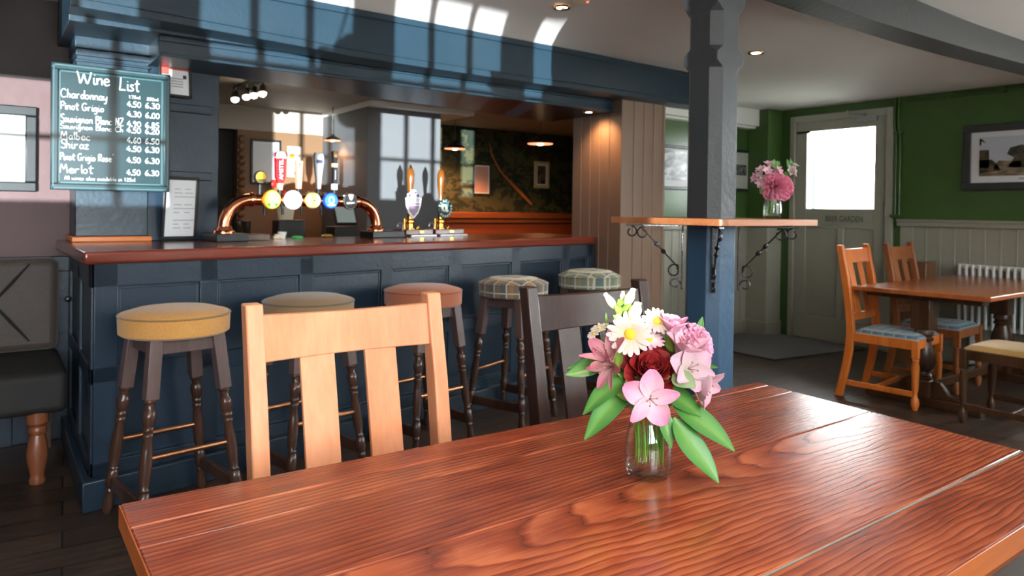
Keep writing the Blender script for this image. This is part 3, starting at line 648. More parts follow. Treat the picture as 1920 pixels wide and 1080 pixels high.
def handle(u, parts, dark_h=.05):
    """tap handle: short dark neck behind the badge then the shaped handle"""
    h = mk('tap_handle', parts[0], parts[1], tw)
    mk('neck', MB().tube([(u, 0, zc+.02), (u, 0, zc+.025+dark_h)], [.016, .011], 10), BLACK, h)
    return h
for u in (1.06, 1.17, 1.29, 1.42): mk('spout', MB().tube([(u, -.02, zc-.02), (u, -.035, zc-.05), (u, -.035, zc-.085)], .008, 8), BLACK, tw)
h = handle(1.05, (MB().lathe([(0, -.012), (.034, -.012), (.038, -.006), (.038, .006), (.034, .012), (0, .012)], 24, (1.05, 0, .355), (0, 1, 0)), BLACK), .06)
mk('handle_face', MB().lathe([(0, 0), (.031, 0), (.031, .002), (0, .002)], 24, (1.05, -.0145, .355), (0, 1, 0)), P_('amber_face', 214, 158, 50, .15), h)
pl = [(1.05+.03*math.cos(R_(a)), .355+.03*math.sin(R_(a))) for a in range(200, 341, 14)]
mk('handle_mark', MB().prism(pl, -.0155, -.0145, 'y'), P_('dark_green_mark', 70, 80, 30), h, smooth=0)
def flat(u, prof, y=.011): return MB().prism([(u-w, z) for z, w in prof]+[(u+w, z) for z, w in reversed(prof)], -y, y, 'y')
h = handle(1.171, (flat(1.171, [(.30, .012), (.325, .016), (.36, .029), (.46, .032), (.502, .031)]), P_('crimson_handle', 150, 20, 32)), .05)
mk('handle_foot', flat(1.171, [(.285, .010), (.326, .017)], .012), P_('salmon_foot', 226, 160, 130), h, bevel=.002)
mk('handle_cap', flat(1.171, [(.468, .032), (.49, .031), (.505, .024), (.512, .012)], .0115), P_('silver_white_cap', 176, 172, 176), h, bevel=.002)
text_mesh('lettering', 'AMSTEL', .034, P_('letter_white', 250, 246, 244), h, Matrix(((0, -1, 0, 1.173), (0, 0, -1, -.0118), (1, 0, 0, .405), (0, 0, 0, 1))), 1.0)
h = handle(1.289, (flat(1.289, [(.297, .013), (.46, .022), (.462, .022)]), P_('peach_handle', 206, 150, 122)), .05)
mk('handle_mark', MB().prism([(1.286, .436), (1.292, .436), (1.292, .446), (1.286, .446)], -.012, -.011, 'y'), BLACK, h, smooth=0)
h = handle(1.419, (flat(1.419, [(.30, .010), (.36, .016), (.46, .030), (.49, .030), (.515, .026), (.518, .024)]), P_('silver_handle', 168, 170, 176)), .045)
mk('handle_mark', MB().prism([(1.398, .455), (1.44, .455), (1.44, .475), (1.398, .475)], -.0118, -.011, 'y'), P_('navy_mark', 60, 60, 90), h, smooth=0)
h = handle(1.53, (flat(1.53, [(.31, .014), (.48, .013), (.53, .018), (.535, .016)]), BLACK), .05)
mk('handle_foot', flat(1.53, [(.298, .016), (.335, .016)], .0115), P_('white_foot', 224, 224, 220), h, bevel=.002)
mk('handle_band', flat(1.53, [(.436, .0145), (.46, .0155)], .0115), P_('gold_band', 228, 190, 140), h, bevel=.001)
mk('handle_top', flat(1.53, [(.497, .009), (.525, .017), (.531, .014)], .0115), P_('bronze_top', 168, 120, 70), h, bevel=.001)
mk('handle_stripe', flat(1.53, [(.36, .004), (.42, .004)], .0113), P_('grey_stripe', 140, 140, 146), h, smooth=0)

AMBERW = wood('amber_pump_wood', srgb(92, 48, 14), srgb(150, 90, 32), .16, 10, 2, .1, .02, coat=.6)
def hand_pump(u0, u1, uc, label):
    t = thing('hand_pump', label, 'beer pump', tuple(B(uc, .70, 1.057)), BA, 'hand pumps on the bar')
    mk('base_block', MB().box(u0-uc, u1-uc, -.07, .09, .012, .048), BARTOP, t, bevel=.004)
    mk('drip_tray', MB().box(u0-uc+.01, u1-uc, -.11, -.072, .0, .014), STEEL, t, bevel=.003)
    mk('name_plate', MB().box(.03, .065, -.0735, -.0705, .022, .04), BRASS, t, bevel=.001)
    mk('collar', MB().lathe([(.038, .048), (.038, .054), (.026, .058), (.025, .085), (.032, .09), (.034, .1), (.030, .115), (.022, .12), (.021, .14), (.018, .16)], 24), BRASS, t)
    mk('guide_rod', MB().tube([(-.04, .01, .048), (-.04, .01, .12)], .007, 10).tube([(.035, -.02, .05), (.055, -.02, .065)], .012, 10), BRASS, t)
    mk('handle', MB().lathe([(.011, .15), (.013, .25), (.016, .30), (.024, .36), (.027, .40), (.026, .43), (.019, .455), (.012, .465)], 20), AMBERW, t)
    mk('finial', MB().lathe([(.013, .462), (.012, .47), (.009, .478), (.008, .486), (0, .49)], 16), BRASS, t)
    mk('spout', MB().tube([(-.085, -.03, .03)]+[(-.105+.022*math.cos(R_(a)), -.03, .065+.028*math.sin(R_(a))) for a in range(0, 190, 20)], .006, 8), STEEL, t)
    return t
t = hand_pump(2.085, 2.318, 2.168, 'wooden hand pump with a purple and white shield clip')
sh = [(-.045, .25), (-.062, .285), (-.068, .25), (-.063, .20), (-.045, .155), (0, .115), (.045, .155), (.063, .20), (.068, .25), (.062, .285), (.045, .25)]
shield = [(0, .118), (.042, .158), (.062, .21), (.068, .262), (.052, .265), (.052, .292), (.03, .296), (.018, .318), (-.018, .318), (-.03, .296), (-.052, .292), (-.052, .265), (-.068, .262), (-.062, .21), (-.042, .158)]
cl = mk('pump_clip', MB().prism(shield, -.04, -.03, 'y'), P_('clip_white', 236, 230, 236), t, bevel=.003)
mk('clip_lower', MB().prism([(0, .133), (.036, .168), (.05, .21), (-.05, .21), (-.036, .168)], -.0412, -.04, 'y'), P_('clip_mauve', 128, 100, 130), cl, smooth=0)
mk('clip_band', MB().prism([(-.052, .216), (.052, .216), (.055, .226), (-.055, .226)], -.0412, -.04, 'y'), P_('clip_lilac', 110, 86, 140), cl, smooth=0)
m = MB()
for x0, z0, w in ((-.036, .288, .011), (.034, .288, .012), (-.014, .308, .007), (.012, .308, .007)): m.lathe([(0, 0), (w, 0), (w, .001)], 10, (x0, -.0415, z0-.01), (0, 1, 0))
mk('clip_roundels', m, P_('clip_purple', 64, 40, 130), cl)
m = MB()
for k in range(8):
    x = -.052+k*.0135; m.box(x, x+.003, -.0412, -.04, .237, .258).box(x, x+.008, -.0412, -.04, .255, .258).box(x, x+.008, -.0412, -.04, (.237, .246)[k % 2], (.24, .249)[k % 2])
mk('clip_lettering', m, P_('clip_grey_letters', 150, 136, 160), cl, smooth=0)
t = hand_pump(2.338, 2.604, 2.438, 'wooden hand pump with a round dark green clip')
t.location = tuple(B(2.438, .70, 1.057))
cl = mk('pump_clip', disc_face(MB(), (.012, -.04, .192), .068, th=.01, n=36), P_('clip_dark_green', 24, 60, 56), t)
m = MB().tube([(.0+.02*math.cos(R_(a)), -.042, .197+.02*math.sin(R_(a))) for a in range(0, 360, 20)], .0085, 6, closed=True).lathe([(.012, 0), (.012, .002)], 12, (.028, -.0425, .178), (0, 1, 0))
mk('clip_emblem', m, P_('clip_cream', 226, 232, 226), cl)
mk('clip_swoosh', MB().prism([(.02, .215), (.045, .205), (.04, .228), (.028, .235)], -.0415, -.04, 'y'), P_('clip_teal', 40, 150, 150), cl, smooth=0)
for i, ch_ in enumerate('BLACK'):
    a = R_(160-i*26); M_ = Matrix.Translation((.012+.054*math.cos(a), -.0407, .192+.054*math.sin(a))) @ Matrix.Rotation(R_(90), 4, 'X') @ Matrix.Rotation(a-PI/2, 4, 'Z')
    text_mesh('clip_letter', ch_, .026, P_('clip_letter_%d' % i, 232, 236, 232), cl, M_, 1.0)
m = MB()
for i in range(8):
    a = R_(20-i*22); c = Vector((.012+.055*math.cos(a), -.0407, .192+.055*math.sin(a))); tx = Vector((-math.sin(a), 0, math.cos(a))); ra = Vector((math.cos(a), 0, math.sin(a)))
    m.bar(c-ra*.008-tx*.004, c+ra*.008-tx*.004, .004, .0015, (0, 1, 0)).bar(c-ra*.008+tx*.004, c+ra*.008+tx*.004, .004, .0015, (0, 1, 0)).bar(c-tx*.005, c+tx*.005, .004, .0015, (0, 1, 0))
mk('clip_lettering', m, P_('clip_letters', 226, 230, 226), cl, smooth=0)

# ------------------------------------------------------------------ wine list chalkboard
GL = {
 'W': [[(0, 1), (.12, .45), (.2, 0), (.32, .4), (.4, .72), (.48, .35), (.6, 0), (.74, .5), (.82, 1)]], 'i': [[(.06, .5), (.06, .1), (.12, 0), (.18, .06)], [(.08, .72), (.085, .74)]],
 'n': [[(.02, .5), (.04, 0)], [(.04, .3), (.14, .48), (.26, .46), (.28, .2), (.3, 0)]], 'e': [[(.03, .26), (.3, .3), (.26, .48), (.12, .5), (.02, .3), (.08, .04), (.22, 0), (.36, .1)]],
 'L': [[(.1, 1), (.06, .4), (.02, .02), (.2, .04), (.42, .02)]], 's': [[(.26, .46), (.12, .5), (.05, .38), (.2, .24), (.24, .08), (.1, 0), (.0, .06)]], 't': [[(.12, .9), (.1, .3), (.14, .02), (.26, .04)], [(-.04, .6), (.3, .64)]],
 'C': [[(.44, .84), (.3, 1), (.12, .86), (.02, .5), (.1, .12), (.28, 0), (.46, .12)]], 'h': [[(.05, 1), (.04, .4), (.03, 0)], [(.04, .3), (.14, .48), (.26, .42), (.28, 0)]], 'a': [[(.28, .42), (.14, .5), (.02, .28), (.08, .02), (.2, .06), (.28, .3)], [(.29, .5), (.28, .12), (.36, 0)]],
 'r': [[(.04, .5), (.04, 0)], [(.04, .3), (.14, .48), (.26, .46)]], 'd': [[(.26, .36), (.14, .5), (.02, .28), (.08, .02), (.2, .04), (.28, .26)], [(.29, 1), (.28, .3), (.31, 0)]], 'o': [[(.16, .5), (.03, .36), (.04, .1), (.16, 0), (.28, .12), (.28, .38), (.16, .5)]],
 'y': [[(.03, .5), (.06, .14), (.16, .08), (.28, .26)], [(.3, .5), (.28, 0), (.22, -.34), (.06, -.36)]], 'P': [[(.05, 0), (.05, .96)], [(.02, .94), (.26, 1), (.38, .76), (.26, .5), (.05, .48)]], 'G': [[(.44, .84), (.28, 1), (.08, .8), (.02, .4), (.14, .04), (.34, .04), (.44, .24), (.43, .4), (.26, .38)]],
 'g': [[(.28, .42), (.14, .5), (.02, .3), (.08, .06), (.2, .08), (.28, .3)], [(.29, .5), (.28, -.1), (.2, -.36), (.04, -.32)]], 'S': [[(.38, .9), (.22, 1), (.06, .82), (.12, .58), (.34, .42), (.38, .16), (.2, 0), (.02, .1)]], 'u': [[(.03, .5), (.05, .1), (.16, 0), (.27, .16), (.29, .5)], [(.29, .5), (.3, .06), (.36, 0)]],
 'v': [[(.02, .5), (.14, 0), (.28, .5)]], 'l': [[(.06, 1), (.06, .3), (.1, 0)]], 'c': [[(.28, .4), (.16, .5), (.03, .32), (.06, .06), (.18, 0), (.3, .08)]], 'N': [[(.04, 0), (.06, 1)], [(.06, 1), (.36, .02)], [(.36, 0), (.38, 1)]], 'Z': [[(.02, .96), (.36, 1), (.2, .5), (.0, .02), (.38, .04)]],
 'M': [[(.02, 0), (.1, 1), (.26, .4), (.42, 1), (.5, 0)]], 'b': [[(.05, 1), (.04, .04)], [(.04, .34), (.16, .5), (.29, .32), (.22, .04), (.06, .02)]], 'z': [[(.02, .48), (.26, .5), (.02, .02), (.28, .02)]], 'R': [[(.05, 0), (.05, .96)], [(.02, .94), (.26, 1), (.36, .76), (.24, .54), (.06, .5)], [(.16, .5), (.4, 0)]],
 'B': [[(.05, 0), (.05, 1)], [(.03, .98), (.28, .98), (.32, .7), (.06, .54)], [(.06, .54), (.36, .44), (.36, .08), (.03, .0)]], 'm': [[(.02, .5), (.03, 0)], [(.03, .3), (.1, .48), (.18, .44), (.19, 0)], [(.19, .3), (.28, .48), (.36, .42), (.37, 0)]], 'w': [[(.02, .5), (.1, 0), (.2, .36), (.3, 0), (.4, .5)]], 'A': [[(.02, 0), (.2, 1), (.38, 0)], [(.08, .36), (.32, .36)]],
 '0': [[(.18, .9), (.04, .66), (.04, .2), (.17, 0), (.31, .2), (.31, .66), (.18, .9)]], '1': [[(.06, .7), (.16, .9), (.16, 0)]], '2': [[(.04, .7), (.16, .9), (.3, .7), (.2, .4), (.02, .03), (.34, .03)]], '3': [[(.04, .84), (.2, .9), (.28, .7), (.14, .48)], [(.14, .48), (.3, .34), (.24, .04), (.03, .06)]], '4': [[(.24, .9), (.02, .3), (.36, .32)], [(.27, .56), (.24, 0)]],
 '5': [[(.32, .9), (.1, .88), (.06, .52), (.24, .52), (.3, .24), (.18, 0), (.02, .08)]], '6': [[(.26, .9), (.08, .56), (.04, .2), (.16, 0), (.3, .14), (.24, .4), (.06, .32)]], '7': [[(.03, .9), (.32, .9), (.12, 0)]], '8': [[(.17, .48), (.05, .7), (.17, .9), (.29, .7), (.17, .48), (.03, .2), (.17, 0), (.31, .2), (.17, .48)]], '9': [[(.28, .6), (.14, .5), (.05, .7), (.16, .9), (.28, .74), (.26, .3), (.16, 0)]],
 '.': [[(.04, .0), (.1, .0), (.1, .07), (.04, .07), (.04, .0)]], "'": [[(.05, .66), (.12, .8)]],
}
ADV = {'W': .92, 'M': .62, 'm': .46, 'w': .48, 'i': .22, 'l': .18, '.': .18, ' ': .3, "'": 0, 'C': .54, 'G': .54, 'L': .5, 'N': .5, 'A': .46, 't': .32, 'B': .46, 'R': .48, 'Z': .46}
def catmull(p, k=4):
    if len(p) < 3: return p
    out = []
    for i in range(len(p)-1):
        a, b, c, d = p[max(i-1, 0)], p[i], p[i+1], p[min(i+2, len(p)-1)]
        for j in range(k):
            t = j/k; out.append(tuple(.5*((2*b[q])+(-a[q]+c[q])*t+(2*a[q]-5*b[q]+4*c[q]-d[q])*t*t+(-a[q]+3*b[q]-3*c[q]+d[q])*t**3) for q in (0, 1)))
    return out+[p[-1]]
def chalk(m, s, x, z, size, wid=None, r=.0022, y=-.0135, slope=0):
    adv = sum(ADV.get(c, .4) for c in s)
    k = size if wid is None else wid/adv
    cx = x
    for c in s:
        for st in GL.get(c, []):
            jt = rnd.uniform(-.02, .02)
            q = [(cx+(p[0]+jt)*k, y, z+slope*(cx-x)+p[1]*size) for p in catmull(st)]
            m.tube(q, r, 5)
        cx += ADV.get(c, .4)*k
    return m
cb = thing('wine_list_board', 'teal framed chalkboard with a handwritten wine list hung on the navy pilaster', 'chalkboard', (.488, 4.10, 1.315))
BOARDP = paint('teal_board_paint', srgb(25, 51, 56), .25, .12, 8, .03)
CHALK = paint('white_chalk_pen', srgb(244, 248, 248), .6, .02, 50, 0); TEALF = paint('pale_teal_line', srgb(62, 98, 104), .35, .05, 20, 0)
W, H = .262, .612
mk('panel', MB().box(-W+.02, W-.02, -.012, .005, .02, H-.02), BOARDP, cb, bevel=.001)
m = MB()
for (x0, x1, z0, z1) in ((-W, W, 0, .03), (-W, W, H-.03, H), (-W, -W+.03, .03, H-.03), (W-.03, W, .03, H-.03)): m.box(x0, x1, -.028, .02, z0, z1)
mk('frame', m, paint('dark_teal_frame', srgb(28, 52, 58), .3, .1, 14, .03), cb, bevel=.004)
m = MB()
for ins, y in ((.034, -.0145), (.008, -.0295)):
    a, b_, z0, z1, w = -W+ins, W-ins, ins, H-ins, .005
    m.box(a, b_, y, y+.002, z0, z0+w).box(a, b_, y, y+.002, z1-w, z1).box(a, a+w, y, y+.002, z0, z1).box(b_-w, b_, y, y+.002, z0, z1)
mk('painted_line', m, TEALF, cb, smooth=0)
CL = lambda m: mk('chalk_lettering', m, CHALK, cb)
CL(chalk(MB(), 'Wine', -.155, .525, .062, .145, .003)); CL(chalk(MB(), 'List', .03, .51, .062, .092, .003))
rows = [('Chardonnay', .449, .2, '4.50', '6.30', .041), ('Pinot Grigio', .392, .185, '4.30', '6.00', .036), ('Sauvignon Blanc NZ', .33, .272, '4.90', '6.85', .038), ('Sauvignon Blanc Ch', .298, .272, '4.50', '6.20', .026),
        ('Malbec', .247, .13, '4.60', '6.50', .036), ('Shiraz', .203, .125, '4.50', '6.30', .042), ('Pinot Grigio Rose', .146, .22, '4.50', '6.30', .034), ('Merlot', .083, .14, '4.50', '6.30', .042)]
for n_, z, wd, p1, p2, s in rows:
    m = MB(); CL(chalk(MB(), n_, -.222, z, s, wd, .0016 if s < .03 else .0022))
    dz = -.019 if n_ == 'Chardonnay' else -.012 if n_ == 'Pinot Grigio' else 0
    chalk(m, p1, .064, z+dz, .03, .066); chalk(m, p2, .148, z+dz, .03, .068)
    if 'Rose' in n_: chalk(m, "'", .0, .16, .03, None, .002)
    CL(m)
CL(chalk(MB(), '175ml', .07, .472, .016, .055, .0014)); CL(chalk(MB(), '250ml', .154, .470, .016, .055, .0014))
m = MB(); chalk(m, 'All wines also available in 125ml', -.205, .05, .018, .31, .0014)
CL(m)

# ------------------------------------------------------------------ frames on the walls
def frame(name, label, cat, M, w, h, fw_, dep, fmat, mat_w, art, group=None, mount=PAPER):
    """framed picture in the plane of M: x right, z up, -y towards the room"""
    t = thing(name, label, cat, (0, 0, 0), 0, group); t.matrix_world = M
    m = MB()
    for (x0, x1, z0, z1) in ((-w/2, w/2, -h/2, -h/2+fw_), (-w/2, w/2, h/2-fw_, h/2), (-w/2, -w/2+fw_, -h/2+fw_, h/2-fw_), (w/2-fw_, w/2, -h/2+fw_, h/2-fw_)): m.box(x0, x1, -dep, 0, z0, z1)
    mk('frame', m, fmat, t, bevel=min(.006, fw_*.25))
    mk('mount', MB().box(-w/2+fw_, w/2-fw_, -dep*.45, -.001, -h/2+fw_, h/2-fw_), mount, t, smooth=0)
    if art: art(t, w-2*fw_, h-2*fw_, -dep*.45)
    return t
def art_mat(name, cols, sx_=1, sz=1, horizon=None):
    """print: soft blotches of the given colours, darker towards a skyline when horizon is set"""
    m_, nt, b = base(name); N, L = nt.nodes, nt.links
    tc = N.new('ShaderNodeTexCoord'); mp = N.new('ShaderNodeMapping'); mp.inputs['Scale'].default_value = (sx_, 1, sz); L.new(tc.outputs['Object'], mp.inputs[0])
    no = N.new('ShaderNodeTexNoise'); no.inputs['Scale'].default_value = 11; no.inputs['Detail'].default_value = 4; L.new(mp.outputs[0], no.inputs['Vector'])
    rp = N.new('ShaderNodeValToRGB'); rp.color_ramp.elements[0].position = .36; rp.color_ramp.elements[1].position = .64
    rp.color_ramp.elements[0].color = cols[0]; rp.color_ramp.elements[1].color = cols[1]
    if len(cols) > 2: e = rp.color_ramp.elements.new(.5); e.color = cols[2]
    L.new(no.outputs[0], rp.inputs[0]); L.new(rp.outputs[0], b.inputs['Base Color']); b.inputs['Roughness'].default_value = .25
    return m_
def panel(t, name, x0, x1, z0, z1, y, mat): return mk(name, MB().box(x0, x1, y-.0015, y, z0, z1), mat, t, smooth=0)
def at(x, y, z, rz=0, tilt=0): return Matrix.Translation((x, y, z)) @ Matrix.Rotation(rz, 4, 'Z') @ Matrix.Rotation(tilt, 4, 'X')
def print_left(t, w, h, y):
    panel(t, 'print', -.02, .14, -.12, .09, y, paint('faded_print', srgb(226, 228, 226), .5, .04, 30, 0))
    panel(t, 'print_band', -.02, .135, -.005, .025, y-.001, paint('faded_print_band', srgb(150, 160, 160), .5, .06, 30, 0))
    panel(t, 'print_lower', .03, .13, -.07, -.012, y-.001, paint('faded_print_lower', srgb(206, 206, 202), .5, .06, 30, 0))
frame('framed_print', 'black framed faded print with a wide white mount on the maroon wall', 'framed picture', at(-.048, YRED-.002, 1.526), .47, .44, .05, .03, BLACKF, None, print_left)
def street(t, w, h, y):
    SK = paint('print_sky', srgb(196, 202, 214), .3, .04, 12, 0); FO = art_mat('print_trees', (srgb(44, 44, 36), srgb(104, 84, 66), srgb(64, 66, 44)), 1, 1.4); RO = art_mat('print_road', (srgb(110, 92, 72), srgb(158, 140, 118)), 1, 3); DK = paint('print_dark', srgb(40, 36, 32), .4)
    panel(t, 'photo_sky', -w/2+.06, w/2-.06, -.155, .165, y, SK); panel(t, 'photo_road', -w/2+.06, w/2-.06, -.155, -.085, y-.001, RO)
    def blob(nm, pts_, mat): mk(nm, MB().prism(pts_, y-.0035, y-.0025, 'y'), mat, t, smooth=0)
    x0 = -w/2+.06
    blob('photo_tower', [(x0, -.09), (x0+.075, -.09), (x0+.07, .06), (x0, .06)], FO)
    blob('photo_bushes', [(x0, -.13), (x0+.16, -.11), (x0+.13, -.06), (x0+.09, -.02), (x0, -.02)], FO)
    blob('photo_houses', [(x0+.1, -.1), (x0+.3, -.1), (x0+.3, -.04), (x0+.2, -.035), (x0+.14, -.03)], RO)
    blob('photo_trees', [(x0+.2, -.09), (x0+.6, -.1), (x0+.6, .05), (x0+.5, .08), (x0+.38, .07), (x0+.3, .09), (x0+.22, .07), (x0+.2, .02), (x0+.25, -.01)], FO)
    blob('photo_branch', [(x0, .10), (x0+.012, .1), (x0+.016, .135), (x0+.045, .115), (x0+.03, .14), (x0+.012, .155), (x0, .155)], DK)
    panel(t, 'caption', .03, .16, -.186, -.172, y-.001, paint('caption_blue', srgb(160, 176, 200), .6))
frame('framed_photograph', 'large dark framed street photograph hung alone on the green wall right of the door', 'framed picture', at(XR-.001, 2.257, 1.732, -PI/2), .75, .54, .062, .03, paint('pewter_black_frame', srgb(58, 58, 60), .3, .2, 20, .1), None, street)
def bw_group(t, w, h, y):
    panel(t, 'photo', -w/2+.03, w/2-.03, -h/2+.06, h/2-.02, y, art_mat('black_and_white_photo', (srgb(28, 28, 28), srgb(196, 200, 204), srgb(90, 90, 92)), .8, 1.6))
frame('framed_photograph', 'dark framed group photograph on the far green wall, left of the timber post', 'framed picture', at(5.2, YF-.002, 1.67), .56, .42, .03, .02, BLACKF, None, bw_group)
def bw2(t, w, h, y):
    panel(t, 'photo', -w/2+.05, w/2-.07, -.05, .06, y, art_mat('small_dark_photo', (srgb(24, 24, 24), srgb(120, 120, 120)), 2, 2))
frame('framed_photograph', 'black framed photograph with pale mount on the far green wall, right of the post', 'framed picture', at(6.2, YF-.002, 1.685), .52, .43, .03, .02, BLACKF, None, bw2, mount=paint('pale_mount', srgb(176, 178, 172), .8))
# red and white notice and menu behind the chalkboard
bdir = math.atan2(.063, .37)
def notice(t, w, h, y):
    RD = paint('notice_red', srgb(206, 76, 66), .5); GY = paint('notice_grey', srgb(120, 120, 130), .6)
    panel(t, 'red_heading', -w/2, w/2, h/2-.045, h/2, y, RD); panel(t, 'red_block', -w/2, -w/2+.04, h/2-.075, h/2-.045, y, RD)
    mk('red_mark', MB().prism([(-w/2, -h/2+.03), (-w/2+.045, -h/2+.045), (-w/2, -h/2+.07)], y-.0016, y, 'y'), RD, t, smooth=0)
    panel(t, 'stamp', w/2-.03, w/2-.012, 0, .02, y, paint('notice_dark', srgb(50, 50, 60), .6))
    for k in range(4): panel(t, 'text_line', -w/2+.05, w/2-.03, -.005-k*.014, -.001-k*.014, y, GY)
frame('framed_notice', 'black framed red and white notice behind the top corner of the chalkboard', 'notice', at(.785, 4.186-.03, 1.925, bdir, R_(-4)), .17, .205, .014, .016, BLACK, None, notice)
def menu(t, w, h, y):
    GY = paint('menu_text', srgb(150, 152, 154), .7)
    for c in (-.035, .02):
        for k in range(11):
            if k not in (3, 7): panel(t, 'text_line', c, c+.03+.012*((k*7) % 3), h/2-.05-k*.021, h/2-.046-k*.021, y, GY)
frame('framed_menu', 'black framed menu sheet leaning against the navy panel on the bar top', 'menu', at(.815, 4.145, 1.232, bdir, R_(7)), .185, .335, .016, .014, BLACK, None, menu, mount=paint('menu_paper', srgb(214, 216, 218), .6, .02, 10, 0))
# ------------------------------------------------------------------ bar stools
RAILLEG = [(0, .024), (.02, .024), (.03, .018), (.07, .016), (.09, .023), (.13, .025), (.17, .021), (.19, .016), (.205, .021), (.22, .021), (.235, .016), (.25, .021), (.262, .021), (.28, .016), (.36, .020), (.46, .0235), (.56, .021), (.62, .016), (.635, .02), (.65, .016), (.67, .022), (.72, .0245), (.77, .022), (.79, .016), (.81, .02), (.83, .015), (.88, .017), (.95, .022), (1.0, .014)]
def turned(m, a, b, prof, n=14, k=1.0):
    a, b = Vector(a), Vector(b); d = b-a; L_ = d.length
    return m.lathe([(r*k, t*L_) for t, r in prof], n, a, d)
def stool(loc, rz, seat_m, side_m, label, dome=.022):
    t = thing('bar_stool', label, 'bar stool', loc, rz, 'bar stools along the counter')
    t.scale = (1, 1, 1.05)
    R = .205
    mk('seat', MB().lathe([(0, .70), (R-.012, .70), (R, .708), (R+.002, .765), (R, .772), (R*.97, .782), (R*.7, .782+dome*.7), (R*.35, .782+dome*.97), (0, .782+dome)], 48), seat_m, t, smooth=50)
    mk('piping', MB().tube([((R+.001)*math.cos(2*PI*i/40), (R+.001)*math.sin(2*PI*i/40), .774) for i in range(40)], .0045, 6, closed=True), side_m, t)
    m = MB()
    q, p = .118, .190
    for a, b in (((-q, -q), (q, -q)), ((q, -q), (q, q)), ((q, q), (-q, q)), ((-q, q), (-q, -q))): m.bar((a[0], a[1], .672), (b[0], b[1], .672), .022, .056)
    mk('apron', m, STOOLBLOCK, t, bevel=.003)
    at_ = lambda sx, sy, z: Vector((sx*(q+(p-q)*(1-z/.70)), sy*(q+(p-q)*(1-z/.70)), z))
    for sx in (-1, 1):
        for sy in (-1, 1):
            lg = mk('leg', MB().bar(at_(sx, sy, .70), at_(sx, sy, .49), .048, .048, (1, 0, 0)), STOOLBLOCK, t, bevel=.003)
            mk('turned_leg', turned(MB(), at_(sx, sy, .492), at_(sx, sy, 0), RAILLEG), STOOLW, lg)
    for sy in (-1, 1): mk('foot_rail', MB().tube([at_(-1, sy, .285), at_(1, sy, .285)], .0105, 10), COPPERRAIL, t)
    for sx in (-1, 1): mk('side_stretcher', MB().bar(at_(sx, -1, .12), at_(sx, 1, .12), .02, .05), STOOLW, t, bevel=.004)
    return t
F_MUST = fabric('mustard_weave', srgb(176, 120, 56), srgb(206, 152, 84))
F_MUSTS = fabric('dark_mustard_piping', srgb(130, 96, 50), srgb(158, 118, 66))
F_TAUPE = fabric('brown_taupe_weave', srgb(128, 98, 66), srgb(152, 118, 80)); F_TAUPES = fabric('grey_brown_piping', srgb(92, 80, 70), srgb(110, 96, 84))
F_RUST = fabric('rust_weave', srgb(156, 88, 60), srgb(182, 108, 76)); F_RUSTS = fabric('rust_piping', srgb(140, 72, 50), srgb(160, 88, 62))
T_BROWN = tartan('grey_brown_tartan', srgb(88, 90, 92), srgb(140, 112, 82), srgb(214, 200, 172), .075); T_GREY = tartan('sage_grey_tartan', srgb(92, 110, 112), srgb(132, 130, 106), srgb(214, 212, 190), .085, .55)
T_BLUE = tartan('blue_grey_tartan', srgb(56, 76, 96), srgb(82, 104, 118), srgb(150, 170, 180), .07)
stool((.600, 3.12, 0), BA, F_MUST, F_MUSTS, 'bar stool with a plain mustard seat at the left corner of the bar')
stool((1.195, 3.238, 0), BA, F_TAUPE, F_TAUPES, 'bar stool with a plain brown taupe seat between the mustard and rust stools')
stool((1.865, 3.355, 0), BA, F_RUST, F_RUSTS, 'bar stool with a plain rust orange seat, third along the bar')
stool((2.523, 3.438, 0), BA+.2, T_BROWN, T_BROWN, 'bar stool with a grey and brown tartan seat beside the rust one', .03)
stool((3.243, 3.56, 0), BA+.2, T_GREY, T_GREY, 'bar stool with a sage grey tartan seat at the right end of the bar', .036)

